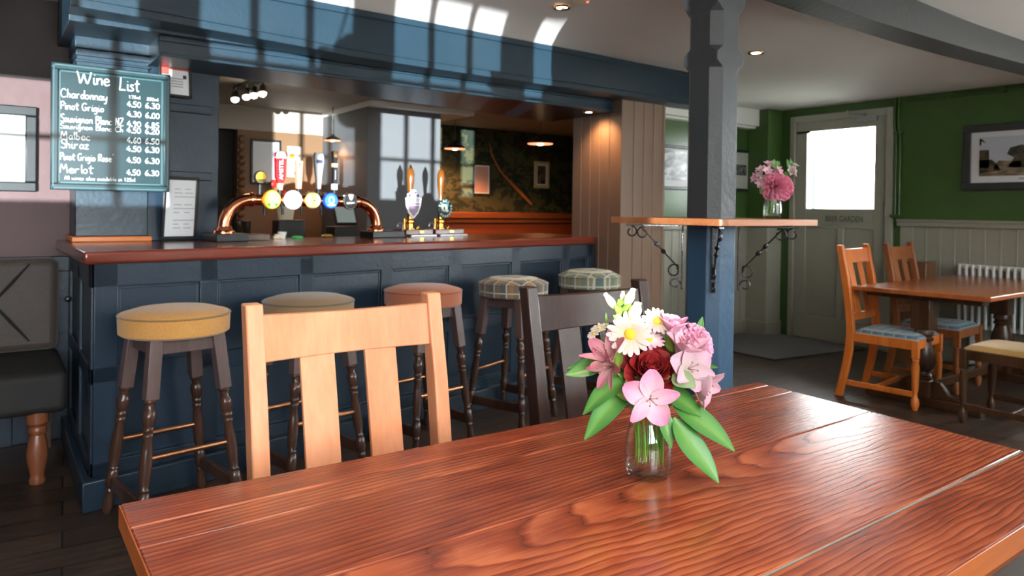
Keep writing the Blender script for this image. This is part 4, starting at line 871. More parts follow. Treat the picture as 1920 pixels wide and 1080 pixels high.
# ------------------------------------------------------------------ slat-back dining chairs
CLEG = [(0, .014), (.04, .02), (.1, .026), (.16, .022), (.2, .014), (.24, .013), (.30, .019), (.5, .022), (.62, .024), (.70, .018), (.73, .022), (.75, .014)]
def chair(loc, rz, wm, seat_m, label, cat='chair', w=.225, group='slat back dining chairs', scale=None):
    """seat towards +y, backrest at -y"""
    t = thing('dining_chair', label, cat, loc, rz, group)
    if scale: t.scale = scale
    def py(z): return -.20-.085*max(0, (z-.46)/.58)**1.35-.075*max(0, (.46-z)/.46)**1.6
    zs = [0, .08, .2, .33, .46, .58, .70, .82, .94, 1.035]
    for s in (-1, 1):
        m = MB(); rings = []
        for z in zs:
            y = py(z); d = .024 if z < .9 else .02; x = s*(w-.012)
            rings.append([(x-.019, y-d, z), (x+.019, y-d, z), (x+.019, y+d, z), (x-.019, y+d, z)])
        m.loft(rings)
        mk('back_leg', m, wm, t, bevel=.004)
    def bow(x): return -.018*(1-(x/(w-.03))**2)
    m = MB(); rings = []
    for i in range(13):
        x = -(w-.03)+2*(w-.03)*i/12; b = bow(x)
        rings.append([(x, py(.915)-.011+b, .908), (x, py(.915)+.011+b, .908), (x, py(1.0)+.011+b, 1.004+.008*(x/w)**2), (x, py(1.0)-.011+b, 1.004+.008*(x/w)**2)])
    mk('top_rail', m.loft(rings), wm, t, bevel=.003)
    mk('lower_rail', MB().bar((-(w-.03), py(.53)-.004, .545), (w-.03, py(.53)-.004, .545), .02, .05), wm, t, bevel=.003)
    for s in (-1, 1):
        m = MB(); rings = []
        for i in range(9):
            z = .565+(.91-.565)*i/8; y = py(z)+bow(s*.08)*(i/8); x = s*.079
            rings.append([(x-.041, y-.006, z), (x+.041, y-.006, z), (x+.041, y+.006, z), (x-.041, y+.006, z)])
        mk('back_slat', m.loft(rings), wm, t, bevel=.002)
    m = MB()
    m.bar((-w+.012, -.19, .415), (-w+.012, .2, .415), .022, .06).bar((w-.012, -.19, .415), (w-.012, .2, .415), .022, .06).bar((-w+.01, .205, .415), (w-.01, .205, .415), .022, .06).bar((-w+.01, -.195, .415), (w-.01, -.195, .415), .022, .06)
    mk('seat_frame', m, wm, t, bevel=.003)
    def pad(u, v):
        x = -1+2*u; y = -1+2*v; e = (1-abs(x)**6)*(1-abs(y)**6)
        return (x*(w-.012), .012+y*.205, .446+.032*max(0, e)**.45)
    mk('seat', MB().grid(pad, 18, 18).box(-w+.015, w-.015, -.18, .2, .43, .4465), seat_m, t, smooth=80)
    for s in (-1, 1):
        lg = mk('front_leg', MB().box(s*(w-.014)-.02, s*(w-.014)+.02, .187, .227, .33, .447), wm, t, bevel=.003)
        mk('turned_leg', turned(MB(), (s*(w-.014), .207, 0), (s*(w-.014), .207, .44), CLEG), wm, lg)
        mk('side_stretcher', MB().bar((s*(w-.014), py(.12)+.01, .10), (s*(w-.014), .2, .10), .018, .036), wm, t, bevel=.003)
    mk('cross_stretcher', MB().bar((-(w-.014), -.04, .10), (w-.014, -.04, .10), .018, .03), wm, t, bevel=.003)
    return t
F_DARK = fabric('charcoal_seat_weave', srgb(50, 52, 58), srgb(70, 72, 78))
chair((.687, 1.318, 0), PI, CHAIRW, F_DARK, 'light orange wooden slat back chair at the near table, in front of the mustard stool', w=.236)
chair((1.434, 1.302, 0), PI, CHAIRD, F_DARK, 'dark walnut stained slat back chair at the near table, behind the flower jar', w=.232)
chair((4.97, 2.385, 0), PI+.10, CHAIRR, T_BLUE, 'golden oak slat back chair with tartan seat at the near end of the far table')
chair((5.66, 2.41, 0), PI+.06, CHAIRB, T_BLUE, 'brown oak slat back chair with tartan seat nearer the radiator at the far table')
chair((4.96, 1.66, 0), 0, DARKW, fabric('ochre_seat_weave', srgb(170, 130, 66), srgb(196, 156, 90)), 'dark oak chair with an ochre seat on the near side of the far table')

# ------------------------------------------------------------------ near table
tb = thing('dining_table', 'large red brown planked dining table in the foreground', 'table', (.98, .86, 0))
ox, oy = .98, .86
def edge(y, side):                                                  # slightly out-of-square ends
    k = (y-.43)/.87
    return (.172 if side < 0 else 1.737+.062*k)
def yfar(x): return 1.312-.068*(x-.172)/1.62
jo = [.432, .572, .900, 1.128, 1.207, None]
m = MB()
for i in range(5):
    a, b = jo[i], jo[i+1]
    g0 = .0016 if i else 0; g1 = .0016 if i < 4 else 0
    if i == 1: g0 = .0024
    if i == 0: g1 = .0024
    pts_ = []
    n = 8
    lo = [(edge(a, -1)+(edge(a, 1)-edge(a, -1))*k/n, a+g0) for k in range(n+1)]
    bb = b if b else 1.28
    hi = [(edge(bb, -1)+(edge(bb, 1)-edge(bb, -1))*k/n, (b-g1) if b else yfar(edge(bb, -1)+(edge(bb, 1)-edge(bb, -1))*k/n)) for k in range(n+1)]
    if i == 3: hi = [(x, min(y, yfar(x)-.035)) for x, y in hi]
    if i == 4: lo = [(x, min(y, yfar(x)-.035)) for x, y in lo]
    poly = [(x-ox, y-oy) for x, y in lo+hi[::-1]]
    m.prism(poly, .728, .76)
mk('tabletop', m, TABLEW, tb, bevel=.0024, seg=2)
m = MB()
e = .0005
m.prism([(edge(.432, -1)-ox, .430-oy), (edge(.432, 1)-ox, .430-oy), (edge(.432, 1)-ox, .4322-oy), (edge(.432, -1)-ox, .4322-oy)], .722, .7585)
m.prism([(.1695-ox, .432-oy), (.1722-ox, .432-oy), (.1722-ox, 1.312-oy), (.1695-ox, 1.312-oy)], .722, .7585)
mk('joint_strip', MB().prism([(edge(.57, -1)-ox, .5700-oy), (edge(.57, 1)-ox, .5700-oy), (edge(.57, 1)-ox, .5740-oy), (edge(.57, -1)-ox, .5740-oy)], .73, .7592), paint('pale_grey_strip', srgb(150, 138, 126), .5), tb, smooth=0)  # pale grey strip along one board joint
mk('edge_banding', m, TABLEE, tb, bevel=.0008)
m = MB()
for (x0, y0, x1, y1) in ((.26, .5, 1.70, .5), (.26, 1.2, 1.70, 1.2), (.26, .5, .26, 1.2), (1.70, .5, 1.70, 1.2)): m.bar((x0-ox, y0-oy, .685), (x1-ox, y1-oy, .685), .024, .085)
mk('apron', m, TABLEE, tb, bevel=.002)
for x in (.26, 1.70):
    for y in (.5, 1.2): mk('leg', MB().box(x-ox-.035, x-ox+.035, y-oy-.035, y-oy+.035, 0, .727), TABLEE, tb, bevel=.005)

# ------------------------------------------------------------------ far table on turned trestles
ft = thing('trestle_table', 'dark oak trestle table with an orange brown top by the radiator', 'table', (5.70, 2.20, 0))
def ftop(a, b, z0, z1):
    return MB().prism([(4.875-5.7-a, 1.775-2.2-a), (6.50-5.7+a, 1.80-2.2-a), (6.50-5.7+a, 2.60-2.2+a), (4.765-5.7-a, 2.575-2.2+a)], z0, z1)
mk('tabletop', ftop(0, 0, .728, .76), wood('far_table_top', srgb(140, 70, 30), srgb(186, 106, 56), .22, 8, 0, .1, .02), ft, bevel=.006)
PED = [(0, .06), (.03, .064), (.06, .05), (.09, .058), (.12, .05), (.16, .046), (.22, .062), (.34, .073), (.5, .070), (.66, .052), (.74, .046), (.77, .058), (.81, .058), (.84, .046), (.88, .058), (.93, .058), (1, .05)]
for x in (-.72, .56):
    p = mk('pedestal', MB().box(x-.06, x+.06, -.06, .06, .50, .70), DARKW, ft, bevel=.006)
    mk('turned_column', turned(MB(), (x, 0, .17), (x, 0, .505), PED, 20), DARKW, p)
    mk('foot_block', MB().box(x-.07, x+.07, -.07, .07, .06, .175), DARKW, p, bevel=.006)
    sl = [(-.36, 0), (.36, 0), (.36, .04), (.33, .06), (-.33, .06), (-.36, .04)]
    mk('sledge_foot', MB().prism(sl, x-.045, x+.045, 'x'), DARKW, ft, bevel=.006)
    for s in (-1, 1):
        q = [(s*.07, .06), (s*.07, .17), (s*.11, .165), (s*.14, .13), (s*.165, .095), (s*.22, .075), (s*.28, .06)]
        mk('scroll_bracket', MB().prism(q if s < 0 else q[::-1], x-.02, x+.02, 'x'), DARKW, ft, bevel=.004)
    mk('cross_bearer', MB().box(x-.05, x+.05, -.36, .36, .69, .728), DARKW, ft, bevel=.005)
mk('stretcher', MB().box(-.66, .5, -.03, .03, .09, .15), DARKW, ft, bevel=.005)

# ------------------------------------------------------------------ settle on the left
BENCHF = fabric('black_brown_upholstery', srgb(20, 18, 17), srgb(32, 29, 27), .7, 200, 0)
st = thing('upholstered_settle', 'dark upholstered wall settle with turned legs left of the bar', 'bench', (-.65, 4.05, 0))
mk('seat', MB().box(-1.2, .935, -.30, .36, .312, .50), BENCHF, st, bevel=.035, seg=4)
bk = mk('back_cushion', MB().box(-1.2, .93, .27, .38, .50, .97), fabric('grey_brown_upholstery', srgb(58, 48, 42), srgb(76, 64, 56), .6, 160), st, bevel=.04, seg=4)
m = MB()
for x in (-1.0, -.68, -.36, -.04, .275, .59): m.sphere((x+.38, .268, .755), .016, 12, 8, (1, .5, 1))
mk('button', m, IRON, bk)
m = MB()
for x in (-.30, .02, .34, .655):
    for dx, dz in ((-.15, -.2), (.15, -.2), (-.15, .19), (.15, .19)): m.tube([(x, .268, .755), (x+dx*.5, .262, .755+dz*.5), (x+dx, .264, .755+dz)], [.006, .009, .004], 6)
mk('tuft_fold', m, BENCHF, bk)
SETL = [(0, .03), (.05, .034), (.1, .028), (.16, .03), (.24, .036), (.4, .044), (.58, .036), (.68, .028), (.72, .036), (.77, .036), (.8, .03), (.85, .044), (1, .044)]
for x in (-1.05, -.1, .82): mk('leg', turned(MB(), (x, -.245, 0), (x, -.245, .32), SETL, 18), wood('settle_leg_oak', srgb(92, 50, 30), srgb(140, 84, 56), .3, 9, 2, .1), st)
mk('back_leg', MB().box(-1.1, -1.0, .28, .36, 0, .32).box(.8, .9, .28, .36, 0, .32), DARKW, st)

# ------------------------------------------------------------------ drinks shelf round the post
ps = thing('post_shelf', 'square wooden drinks shelf on scrolled iron brackets round the timber post', 'shelf', (2.235, 1.77, 0))
SX0, SX1, SY0, SY1 = 2.03, 2.605, 1.55, 2.105
lx, ly = 2.235, 1.77
gap = .002
def shelf_poly():
    c = .022
    return [(SX0+c-lx, SY0-ly), (SX1-lx, SY0-ly), (SX1-lx, SY1-ly), (SX0-lx, SY1-ly), (SX0-lx, SY0+c-ly)]
m = MB()
x0, x1, y0, y1 = px0-lx-gap, px1-lx+gap, py0-ly-gap, py1-ly+gap
P5 = shelf_poly()
m.prism([P5[0], P5[1], (x1, y0), (x0, y0), (P5[4][0], P5[4][1])], 1.2025, 1.2265)
m.prism([P5[1], P5[2], (x1, y1), (x1, y0)], 1.2025, 1.2265)
m.prism([P5[2], P5[3], (x0, y1), (x1, y1)], 1.2025, 1.2265)
m.prism([P5[3], P5[4], (x0, y0), (x0, y1)], 1.2025, 1.2265)
mk('shelf_top', m, SHELFW, ps, bevel=.0015)
def scroll(c, r, a0, a1, ex, n=16, k=.45):
    """spiral in the bracket plane: ex the outward direction, z up"""
    return [Vector(c)+ex*(r*(1-k*i/n)*math.cos(R_(a0+(a1-a0)*i/n)))+Vector((0, 0, r*(1-k*i/n)*math.sin(R_(a0+(a1-a0)*i/n)))) for i in range(n+1)]
def bracket(root, ex):
    ex = Vector(ex).normalized(); o = Vector(root); zt = 1.196
    b = mk('bracket', MB().bar(o+Vector((0, 0, zt-.245)), o+Vector((0, 0, zt)), .016, .006, ex).bar(o+Vector((0, 0, zt)), o+ex*.215+Vector((0, 0, zt)), .016, .006), IRON, ps, bevel=.001)
    m = MB(); r = .0032
    p0 = o+ex*.012+Vector((0, 0, zt-.165)); p1 = o+ex*.155+Vector((0, 0, zt-.012))
    dirv = (p1-p0).normalized()
    # the diagonal bar ends in a scroll at the top and at the bottom
    m.tube([p0, p0.lerp(p1, .5), p1], r, 6)
    for k in (.42, .6): q = p0.lerp(p1, k); m.tube([q-dirv*.012, q-dirv*.006, q, q+dirv*.006, q+dirv*.012], [.003, .0075, .009, .0075, .003], 8)
    m.tube(scroll(o+ex*.152+Vector((0, 0, zt-.03)), .024, 120, -230, ex), r, 6)
    m.tube(scroll(o+ex*.195+Vector((0, 0, zt-.026)), .022, 90, 420, ex), r, 6)
    m.tube(scroll(o+ex*.03+Vector((0, 0, zt-.175)), .026, 130, -230, ex), r, 6)
    m.tube(scroll(o+ex*.026+Vector((0, 0, zt-.225)), .022, 180, -140, ex), r, 6)
    mk('scrollwork', m, IRON, b)
for ex, rt in (((-1, -1, 0), (x0+.012, y0+.012)), ((1, -1, 0), (x1-.012, y0+.012)), ((-1, 1, 0), (x0+.012, y1-.012)), ((1, 1, 0), (x1-.012, y1-.012))):
    e_ = Vector(ex).normalized(); bracket((rt[0]+e_.x*.006, rt[1]+e_.y*.006, 0), ex)

# ------------------------------------------------------------------ radiator, mat, wooden box by the wall
rd = thing('radiator', 'white column radiator on the panelled wall behind the far table', 'radiator', (XR-.1, 1.78, 0))
for i in range(34):
    y = .83-i*.05
    mk('column', MB().tube([(.0, y, .33), (.0, y, .845)], .013, 10).tube([(.045, y, .33), (.045, y, .845)], .013, 10), RADW, rd)
mk('header', MB().tube([(.02, .84, .345), (.02, -.83, .345)], .02, 12), RADW, rd); mk('top_header', MB().tube([(.02, .84, .83), (.02, -.83, .83)], .02, 12), RADW, rd)
mk('foot', MB().box(0, .05, .7, .74, 0, .34).box(0, .05, -.74, -.7, 0, .34), RADW, rd)
tag(mk('wooden_box', MB().box(6.22, 6.40, 2.74, 3.02, .0, .86), wood('box_oak', srgb(92, 62, 38), srgb(124, 88, 58), .4, 8, 2), bevel=.006), 'plain brown wooden cabinet tucked between the far table and the panelling', 'cabinet')
tag(mk('door_mat', MB().prism([(5.35, 3.55), (6.52, 3.4), (6.52, 4.22), (6.3, 4.45), (5.35, 4.5)], 0, .014), fabric('coir_mat', srgb(30, 28, 28), srgb(44, 42, 42), .95, 120), bevel=.003), 'dark door mat on the floorboards at the garden door', 'mat')

# ------------------------------------------------------------------ back bar things seen through the opening
PEND = paint('black_pendant_enamel', srgb(26, 28, 28), .25, .1, 20, .02); PENDIN = paint('copper_pendant_lining', srgb(236, 150, 110), .4)
LIPGLOW = emit('copper_lip_glow', (1, .30, .14, 1), 1.1)
BULB = emit('warm_bulb', (1, .62, .30, 1), 60)
def pendant(x, y, z, r, label, power=34):
    t = thing('pendant_lamp', label, 'pendant lamp', (x, y, z), 0, 'black pendant lamps over the back room')
    h = r*.62
    mk('shade', MB().lathe([(r, 0), (r*.96, h*.18), (r*.7, h*.5), (r*.34, h*.78), (r*.24, h*.86), (r*.22, h*1.1), (r*.1, h*1.2)], 28).lathe([(r*.985, .002), (r*.93, h*.2), (r*.67, h*.46), (r*.3, h*.72), (.001, h*.75)], 28), PEND, t)
    mk('lining', MB().lathe([(r*.97, .003), (r*.91, h*.2), (r*.65, h*.45), (r*.28, h*.7), (.002, h*.72)], 28), PENDIN, t)
    mk('bulb', MB().sphere((0, 0, 0), r*.24, 14, 10, (1, 1, .6)), BULB, t)
    mk('glow_ring', MB().lathe([(r*.25, .004), (r*.6, -.008), (r*.93, -.006), (r*.985, .003)], 28), LIPGLOW, t)  # glowing ring added to imitate the lamplit copper lining
    mk('cord', MB().tube([(0, 0, h*1.15), (0, 0, max(.05, 2.13-z))], .004, 6), IRON, t)
    l = lamp('pendant_glow', 'SPOT', (x, y, z-.03), power, (1, .42, .16), spot_size=R_(150), spot_blend=.5, shadow_soft_size=.03)
pendant(4.32, 5.48, 1.895, .13, 'black pendant lamp with a glowing copper lining nearest the panelled column')
pendant(3.74, 6.12, 1.85, .11, 'black pendant lamp glowing just right of the grey partition')
pendant(2.42, 6.02, 1.835, .075, 'small black pendant lamp glowing left of the grey partition, above the black tap handle', 4)
tr = thing('spotlight_track', 'track of four lit spotlights under the back room ceiling', 'spotlight', (1.46, 5.2, 2.13))
mk('track_bar', MB().box(-.02, .06, -.22, .3, -.02, 0), IRON, tr)
for k, (dx, dy) in enumerate(((-.03, .2), (.0, .02), (.02, -.09), (.045, -.2))):
    s = mk('spot_head', MB().tube([(dx, dy, -.02), (dx, dy, -.05)], .005, 6).lathe([(.018, 0), (.026, .02), (.034, .06), (.03, .062)], 16, (dx, dy, -.05), (-.15, -.3, -.9)), STEEL, tr)
    mk('bulb', MB().sphere(Vector((dx, dy, -.05))+Vector((-.15, -.3, -.9)).normalized()*.06, .028, 12, 8), emit('spot_glow', (1, .86, .62, 1), 26), s)
lamp('spot_beam', 'SPOT', (1.46, 5.15, 2.02), 13, (1, .68, .36), spot_size=R_(150), spot_blend=1, shadow_soft_size=.08)
def pic_plain(col):
    def f(t, w, h, y): panel(t, 'print', -w/2+.015, w/2-.015, -h/2+.015, h/2-.015, y, col)
    return f
frame('framed_print', 'dark framed pale print on the brown back wall above the amber tap handle', 'framed picture', at(1.985, YB-.002, 1.645), .27, .40, .02, .02, BLACKF, None, pic_plain(paint('pale_print', srgb(214, 216, 220), .3)))
frame('notice_board', 'small cream notice with a yellow spot beside the crimson tap handle', 'notice', at(2.245, YB-.002, 1.66), .13, .28, .006, .01, CREAM, None, lambda t, w, h, y: mk('yellow_spot', MB().lathe([(0, 0), (.025, 0), (.025, .001)], 14, (-.02, y-.001, .05), (0, 1, 0)), P_('spot_yellow', 230, 180, 40), t))
frame('framed_print', 'narrow black framed pinkish print on the leaf wallpaper, left of the wooden oar', 'framed picture', at(4.312, YB-.002, 1.572), .225, .335, .014, .02, BLACKF, None, pic_plain(paint('pink_print', srgb(206, 166, 156), .3)))
frame('framed_photograph', 'cream framed portrait photograph on the leaf wallpaper, right of the wooden oar', 'framed picture', at(5.142, YB-.002, 1.654), .22, .31, .035, .02, paint('cream_frame', srgb(206, 178, 132), .4), None, pic_plain(art_mat('portrait_photo', (srgb(30, 28, 26), srgb(120, 100, 84)), 1, 1)))
m = MB().tube([(4.40, YB-.03, 1.965), (4.42, YB-.03, 1.86), (4.52, YB-.03, 1.70), (4.60, YB-.03, 1.62)], [.005, .007, .009, .010], 8).tube([(4.60, YB-.03, 1.62), (4.80, YB-.03, 1.46), (4.985, YB-.03, 1.31)], [.012, .022, .014], 8)
tag(mk('oar', m, wood('oar_wood', srgb(150, 86, 40), srgb(186, 116, 62), .4, 10, 0)), 'long thin wooden oar hung slantwise on the leaf wallpaper', 'oar')
m = MB().tube([(4.72, YB-.04, 1.94), (4.78, YB-.05, 1.985), (4.86, YB-.05, 1.975), (5.0, YB-.04, 1.9), (5.2, YB-.04, 1.85), (5.46, YB-.04, 1.83)], [.012, .02, .024, .022, .018, .012], 8)
tag(mk('branch', m, DARKW), 'dark crooked branch mounted high on the leaf wallpaper', 'branch')
# back counter and what stands on it
bc = mk('back_counter', MB().prism([(1.2, 4.98), (2.5, 5.2), (2.5, 5.5), (1.15, 5.3)], 0, 1.0), DARKW, bevel=.006); tag(bc, 'dark wooden back counter behind the bar top', 'counter')
bk_ = thing('ice_bucket', 'cream ice bucket standing on a black box behind the beer tower', 'bucket', (1.735, 5.19, 1.152))
mk('body', MB().lathe([(0, 0), (.052, 0), (.066, .10), (.07, .102), (.062, .1), (.05, .01)], 24), CREAM, bk_)
tag(mk('card_reader_box', MB().box(1.66, 1.86, 5.12, 5.27, 1.001, 1.150), BLACK, bevel=.01), 'black box on the back counter under the cream ice bucket', 'box')
tl = thing('till', 'dark till with a tilted pale screen right of the ice bucket', 'till', (2.19, 5.24, 1.0))
Mt = Matrix.Translation((0, -.02, .19)) @ Matrix.Rotation(R_(-28), 4, 'X')
mk('screen_case', MB().box(-.075, .10, -.012, .012, -.085, .085, Mt), BLACK, tl, bevel=.006)
mk('screen', MB().box(-.062, .088, -.0135, -.012, -.072, .072, Mt), emit('pale_screen', srgb(130, 142, 142), .25), tl, smooth=0)
mk('base', MB().box(-.08, .10, -.06, .12, 0, .10), BLACK, tl, bevel=.006)
for i, (x, y, lb) in enumerate(((1.40, 5.18, 'left of the two dark tall glasses behind the copper arch'), (1.46, 5.19, 'right of the two dark tall glasses behind the copper arch'))):
    g = mk('tall_glass', MB().lathe([(0, 1.0), (.024, 1.0), (.028, 1.14), (.026, 1.14), (.022, 1.01), (0, 1.01)], 18, (x, y, 0)), paint('smoked_glass_%d' % i, srgb(50, 44, 38), .05, spec=.9)); tag(g, lb, 'glass', 'glasses on the back counter')
for x, z, r, lb in ((1.985, 1.40, .03, 'red round ornament on the brown back wall beside the peach tap handle'), (2.08, 1.30, .035, 'crimson pouch hanging low on the brown back wall behind the taps')):
    tag(mk('ornament', MB().sphere((x*6.46/5.2*.83+.0, 6.46, z+.05), r, 12, 8, (1, .5, 1.3)), P_('ornament_red_%d' % int(z*100), 190, 44, 36)), lb, 'ornament')
c_ = thing('coffee_cup', 'small white cup on the bar top beside the green lid', 'cup', (1.40, 4.25, 1.057))
mk('body', MB().lathe([(0, 0), (.018, 0), (.028, .04), (.026, .04), (.016, .005)], 20), WHITE, c_)
tag(mk('sachet_pile', MB().box(1.335, 1.385, 4.20, 4.24, 1.0572, 1.075).box(1.345, 1.375, 4.205, 4.235, 1.075, 1.085), CREAM, bevel=.004), 'cream folded napkin on the bar top left of the cup', 'napkin')
tag(mk('plastic_lid', MB().lathe([(0, 0), (.034, 0), (.036, .004), (.03, .014), (0, .016)], 20, (1.49, 4.24, 1.0575)), P_('lid_green', 70, 170, 90)), 'small green plastic lid on the bar top behind the taps', 'lid')
for i, (x, y, lb) in enumerate(((1.70, 4.30, 'brown crumpled snack packet on the bar top behind the blue badge'),)):
    tag(mk('packet', MB().sphere((x, y, 1.068), .034, 10, 6, (1.2, .8, .32)), P_('packet_brown', 160, 120, 60)), lb, 'packet')
# ------------------------------------------------------------------ flowers in the jars
class PM(MB):
    def __init__(s): super().__init__(); s.t = []
    def add(s, vs_, fs):
        super().add(vs_, fs); s.t += [0.0]*(len(s.v)-len(s.t)); return s
    def petal(s, base_, d, nrm, L_, w, curl=.3, cup=.25, shape=.75, ruffle=0, nu=4, nv=7, tip=1.0, rd=.8):
        base_ = Vector(base_); d = Vector(d).normalized(); nrm = Vector(nrm); nrm = (nrm-d*nrm.dot(d)).normalized(); sd = d.cross(nrm)
        k0 = len(s.v); ph = rnd.uniform(0, 6)
        def fn(u, v):
            x = u*2-1
            ww = w*(math.sin(PI*min(.999, v**shape*.93+.03))**rd if tip > 0 else .25+.75*v)
            p = base_+d*L_*v+sd*x*ww+nrm*(cup*x*x*ww-curl*v*v*L_)
            if ruffle: p = p+nrm*ruffle*v*v*math.sin(x*7+ph)*L_+d*ruffle*v*v*math.sin(x*13+ph)*L_*.6
            return p
        s.grid(fn, nu, nv)
        s.t[k0:] = [j/nv for j in range(nv+1) for i in range(nu+1)]
        return s
    def leaf(s, a, b, w, face, sag=.12, fold=.25, nv=10):
        a, b = Vector(a), Vector(b); d = b-a; L_ = d.length; d.normalize(); face = Vector(face); n = (face-d*face.dot(d)).normalized(); sd = d.cross(n)
        k0 = len(s.v)
        def fn(u, v):
            x = u*2-1; ww = w*.5*math.sin(PI*min(.995, v**.8*.97+.02))**.9
            return a+d*L_*v+n*L_*sag*math.sin(PI*v)+sd*x*ww+n*(-fold*(1-abs(x))*ww)+sd*.02*L_*math.sin(v*5)
        s.grid(fn, 6, nv); s.t[k0:] = [abs(i/6*2-1) for j in range(nv+1) for i in range(7)]
        return s
def mkp(name, m, mat, parent, o, solid=0, sub=1):
    ts = list(m.t); m.xf(Matrix.Translation(-Vector(o)))
    me = bpy.data.meshes.new(name); me.from_pydata(m.v, [], m.f); me.update()
    me.polygons.foreach_set('use_smooth', [True]*len(me.polygons))
    at_ = me.attributes.new('along', 'FLOAT', 'POINT'); at_.data.foreach_set('value', ts)
    me.materials.append(mat); ob = bpy.data.objects.new(name, me); C.objects.link(ob); ob.parent = parent
    if solid: q = ob.modifiers.new('thickness', 'SOLIDIFY'); q.thickness = solid; q.offset = 0
    if sub: q = ob.modifiers.new('smooth', 'SUBSURF'); q.levels = sub; q.render_levels = sub
    return ob
VR = Vector((.808, -.589, 0)); VD = Vector((.589, .808, 0)); UP = Vector((0, 0, 1))
def nd(r, u, d): return (VR*r+UP*u+VD*d).normalized()          # right, up, away
PINK = petal_mat('pink_petal', srgb(246, 222, 226), srgb(226, 142, 178)); PALEP = petal_mat('pale_pink_petal', srgb(250, 240, 238), srgb(232, 180, 200)); SALM = petal_mat('salmon_pink_petal', srgb(232, 196, 190), srgb(216, 130, 150))
ROSE = petal_mat('rose_petal', srgb(70, 8, 10), srgb(150, 26, 28), None, .12); WHITEP = petal_mat('white_petal', srgb(214, 196, 176), srgb(226, 214, 214)); BLUSH = petal_mat('blush_petal', srgb(216, 196, 160), srgb(228, 206, 206)); WPINK = petal_mat('white_pink_petal', srgb(226, 216, 206), srgb(222, 178, 198)); IVORY = petal_mat('ivory_bud', srgb(190, 206, 120), srgb(250, 246, 220))
CARN = petal_mat('carnation_pink', srgb(222, 124, 150), srgb(242, 160, 186)); CARNP = petal_mat('pale_carnation', srgb(238, 200, 214), srgb(244, 190, 216))
LEAF = petal_mat('leaf_green', srgb(120, 170, 84), srgb(74, 142, 66), None, .25, .3); LEAFY = petal_mat('yellow_leaf', srgb(150, 168, 70), srgb(104, 150, 60), None, .3, .35); LEAFG = petal_mat('grey_green_leaf', srgb(160, 180, 130), srgb(150, 168, 124), None, .2, .4)
STEM = paint('stem_green', srgb(110, 168, 54), .4, .15, 30, 0); YEL = paint('daisy_yellow', srgb(240, 190, 40), .7, .1, 90, .3); STAM = paint('stamen_pink', srgb(176, 120, 116), .6)
def frame_of(n):
    n = Vector(n).normalized(); ref = UP if abs(n.z) < .9 else VR
    x = n.cross(ref).normalized(); return n, x, x.cross(n)
def radial(n, a):
    n, x, y = frame_of(n); return x*math.cos(a)+y*math.sin(a)
def make_rose(t, o, c, n, R, mat, name='rose_petals'):
    n = Vector(n); m = PM(); c = Vector(c)
    for i in range(30):
        f = (i+1)/30; ra = radial(n, i*2.4); op = .04+.95*f**1.7
        m.petal(c-n*R*.8+ra*R*.22*f, n*math.cos(op)+ra*math.sin(op), -ra, R*(.95+.28*f), R*(.26+.50*f), .06+.34*f*f*f, .75-.25*f, 1.25, .02, 6, 9, rd=.42)
    return mkp(name, m, mat, t, o, .0006)
def make_lily(t, o, c, n, R, mat, openness=1.0, k=6, phase=0, name='petals', wide=.36):
    n = Vector(n); m = PM(); c = Vector(c)
    for i in range(k):
        a = phase+i*2*PI/k; ra = radial(n, a); odd = i % 2
        op = openness*(.85 if odd else 1.0)
        m.petal(c-n*R*.45, n*math.cos(op)+ra*math.sin(op), n*math.sin(op)-ra*math.cos(op), R*(1.15 if odd else 1.1), R*(wide*.6 if odd else wide*.92), .25, .35, 1.12 if not odd else .95, .015, 6, 9, rd=.6 if not odd else .75)
    ob = mkp(name, m, mat, t, o, .0005)
    m = PM()
    for i in range(5):
        ra = radial(n, i*1.3); m.tube([c-n*R*.35, c+n*R*.15+ra*R*.12, c+n*R*.3+ra*R*.2], [.0007, .0006, .0006], 5); m.sphere(c+n*R*.3+ra*R*.2, .0018, 6, 4)
    mkp('stamens', m, STAM, ob, o, 0, 0); return ob
def make_daisy(t, o, c, n, R, mat=None, k=17):
    n = Vector(n); m = PM(); c = Vector(c)
    for i in range(k):
        ra = radial(n, i*2*PI/k+rnd.uniform(-.08, .08)); op = rnd.uniform(1.25, 1.5)
        m.petal(c+ra*R*.2, n*math.cos(op)+ra*math.sin(op), n, R*rnd.uniform(.75, .88), R*.165, .12, -.2, 1.15, 0, 2, 6, rd=.5)
    ob = mkp('petals', m, mat or WHITEP, t, o, .0004)
    m = PM(); nn, x, y = frame_of(n)
    m.lathe([(.0001, R*.14), (R*.14, R*.12), (R*.25, R*.04), (R*.26, -R*.03), (.0001, -R*.08)], 18, c, n)
    mkp('flower_eye', m, YEL, ob, o, 0, 0); return ob
def make_carnation(t, o, c, n, R, mat, k=46):
    n = Vector(n); m = PM(); c = Vector(c)
    for i in range(k):
        f = (i+.5)/k; ra = radial(n, i*2.4); op = .1+1.45*f**.8
        m.petal(c-n*R*.6, n*math.cos(op)+ra*math.sin(op), n*math.sin(op)-ra*math.cos(op)+ra*.2, R*(1.0+.12*f), R*.40, .12, .15, .9, .10, 8, 7, tip=-1)
    return mkp('ruffled_petals', m, mat, t, o, .0004)
def make_bud(m, a, b, r):
    a, b = Vector(a), Vector(b); d = b-a; L_ = d.length; k0 = len(m.v)
    pr = [(.1, 0), (.55, .15), (1, .4), (.95, .6), (.6, .8), (.5, .9), (.62, .97), (.05, 1.0)]
    m.lathe([(r*q, L_*h) for q, h in pr], 10, a, d); m.t[k0:] = [h for q, h in pr for _ in range(10)]
def make_stem(t, o, pts_, r=.0022): return mkp('stem', PM().tube([Vector(p) for p in pts_], r, 8), STEM, t, o, 0, 1)
def flower(name, label, cat, foot, grp): return thing(name, label, cat, foot, 0, grp)
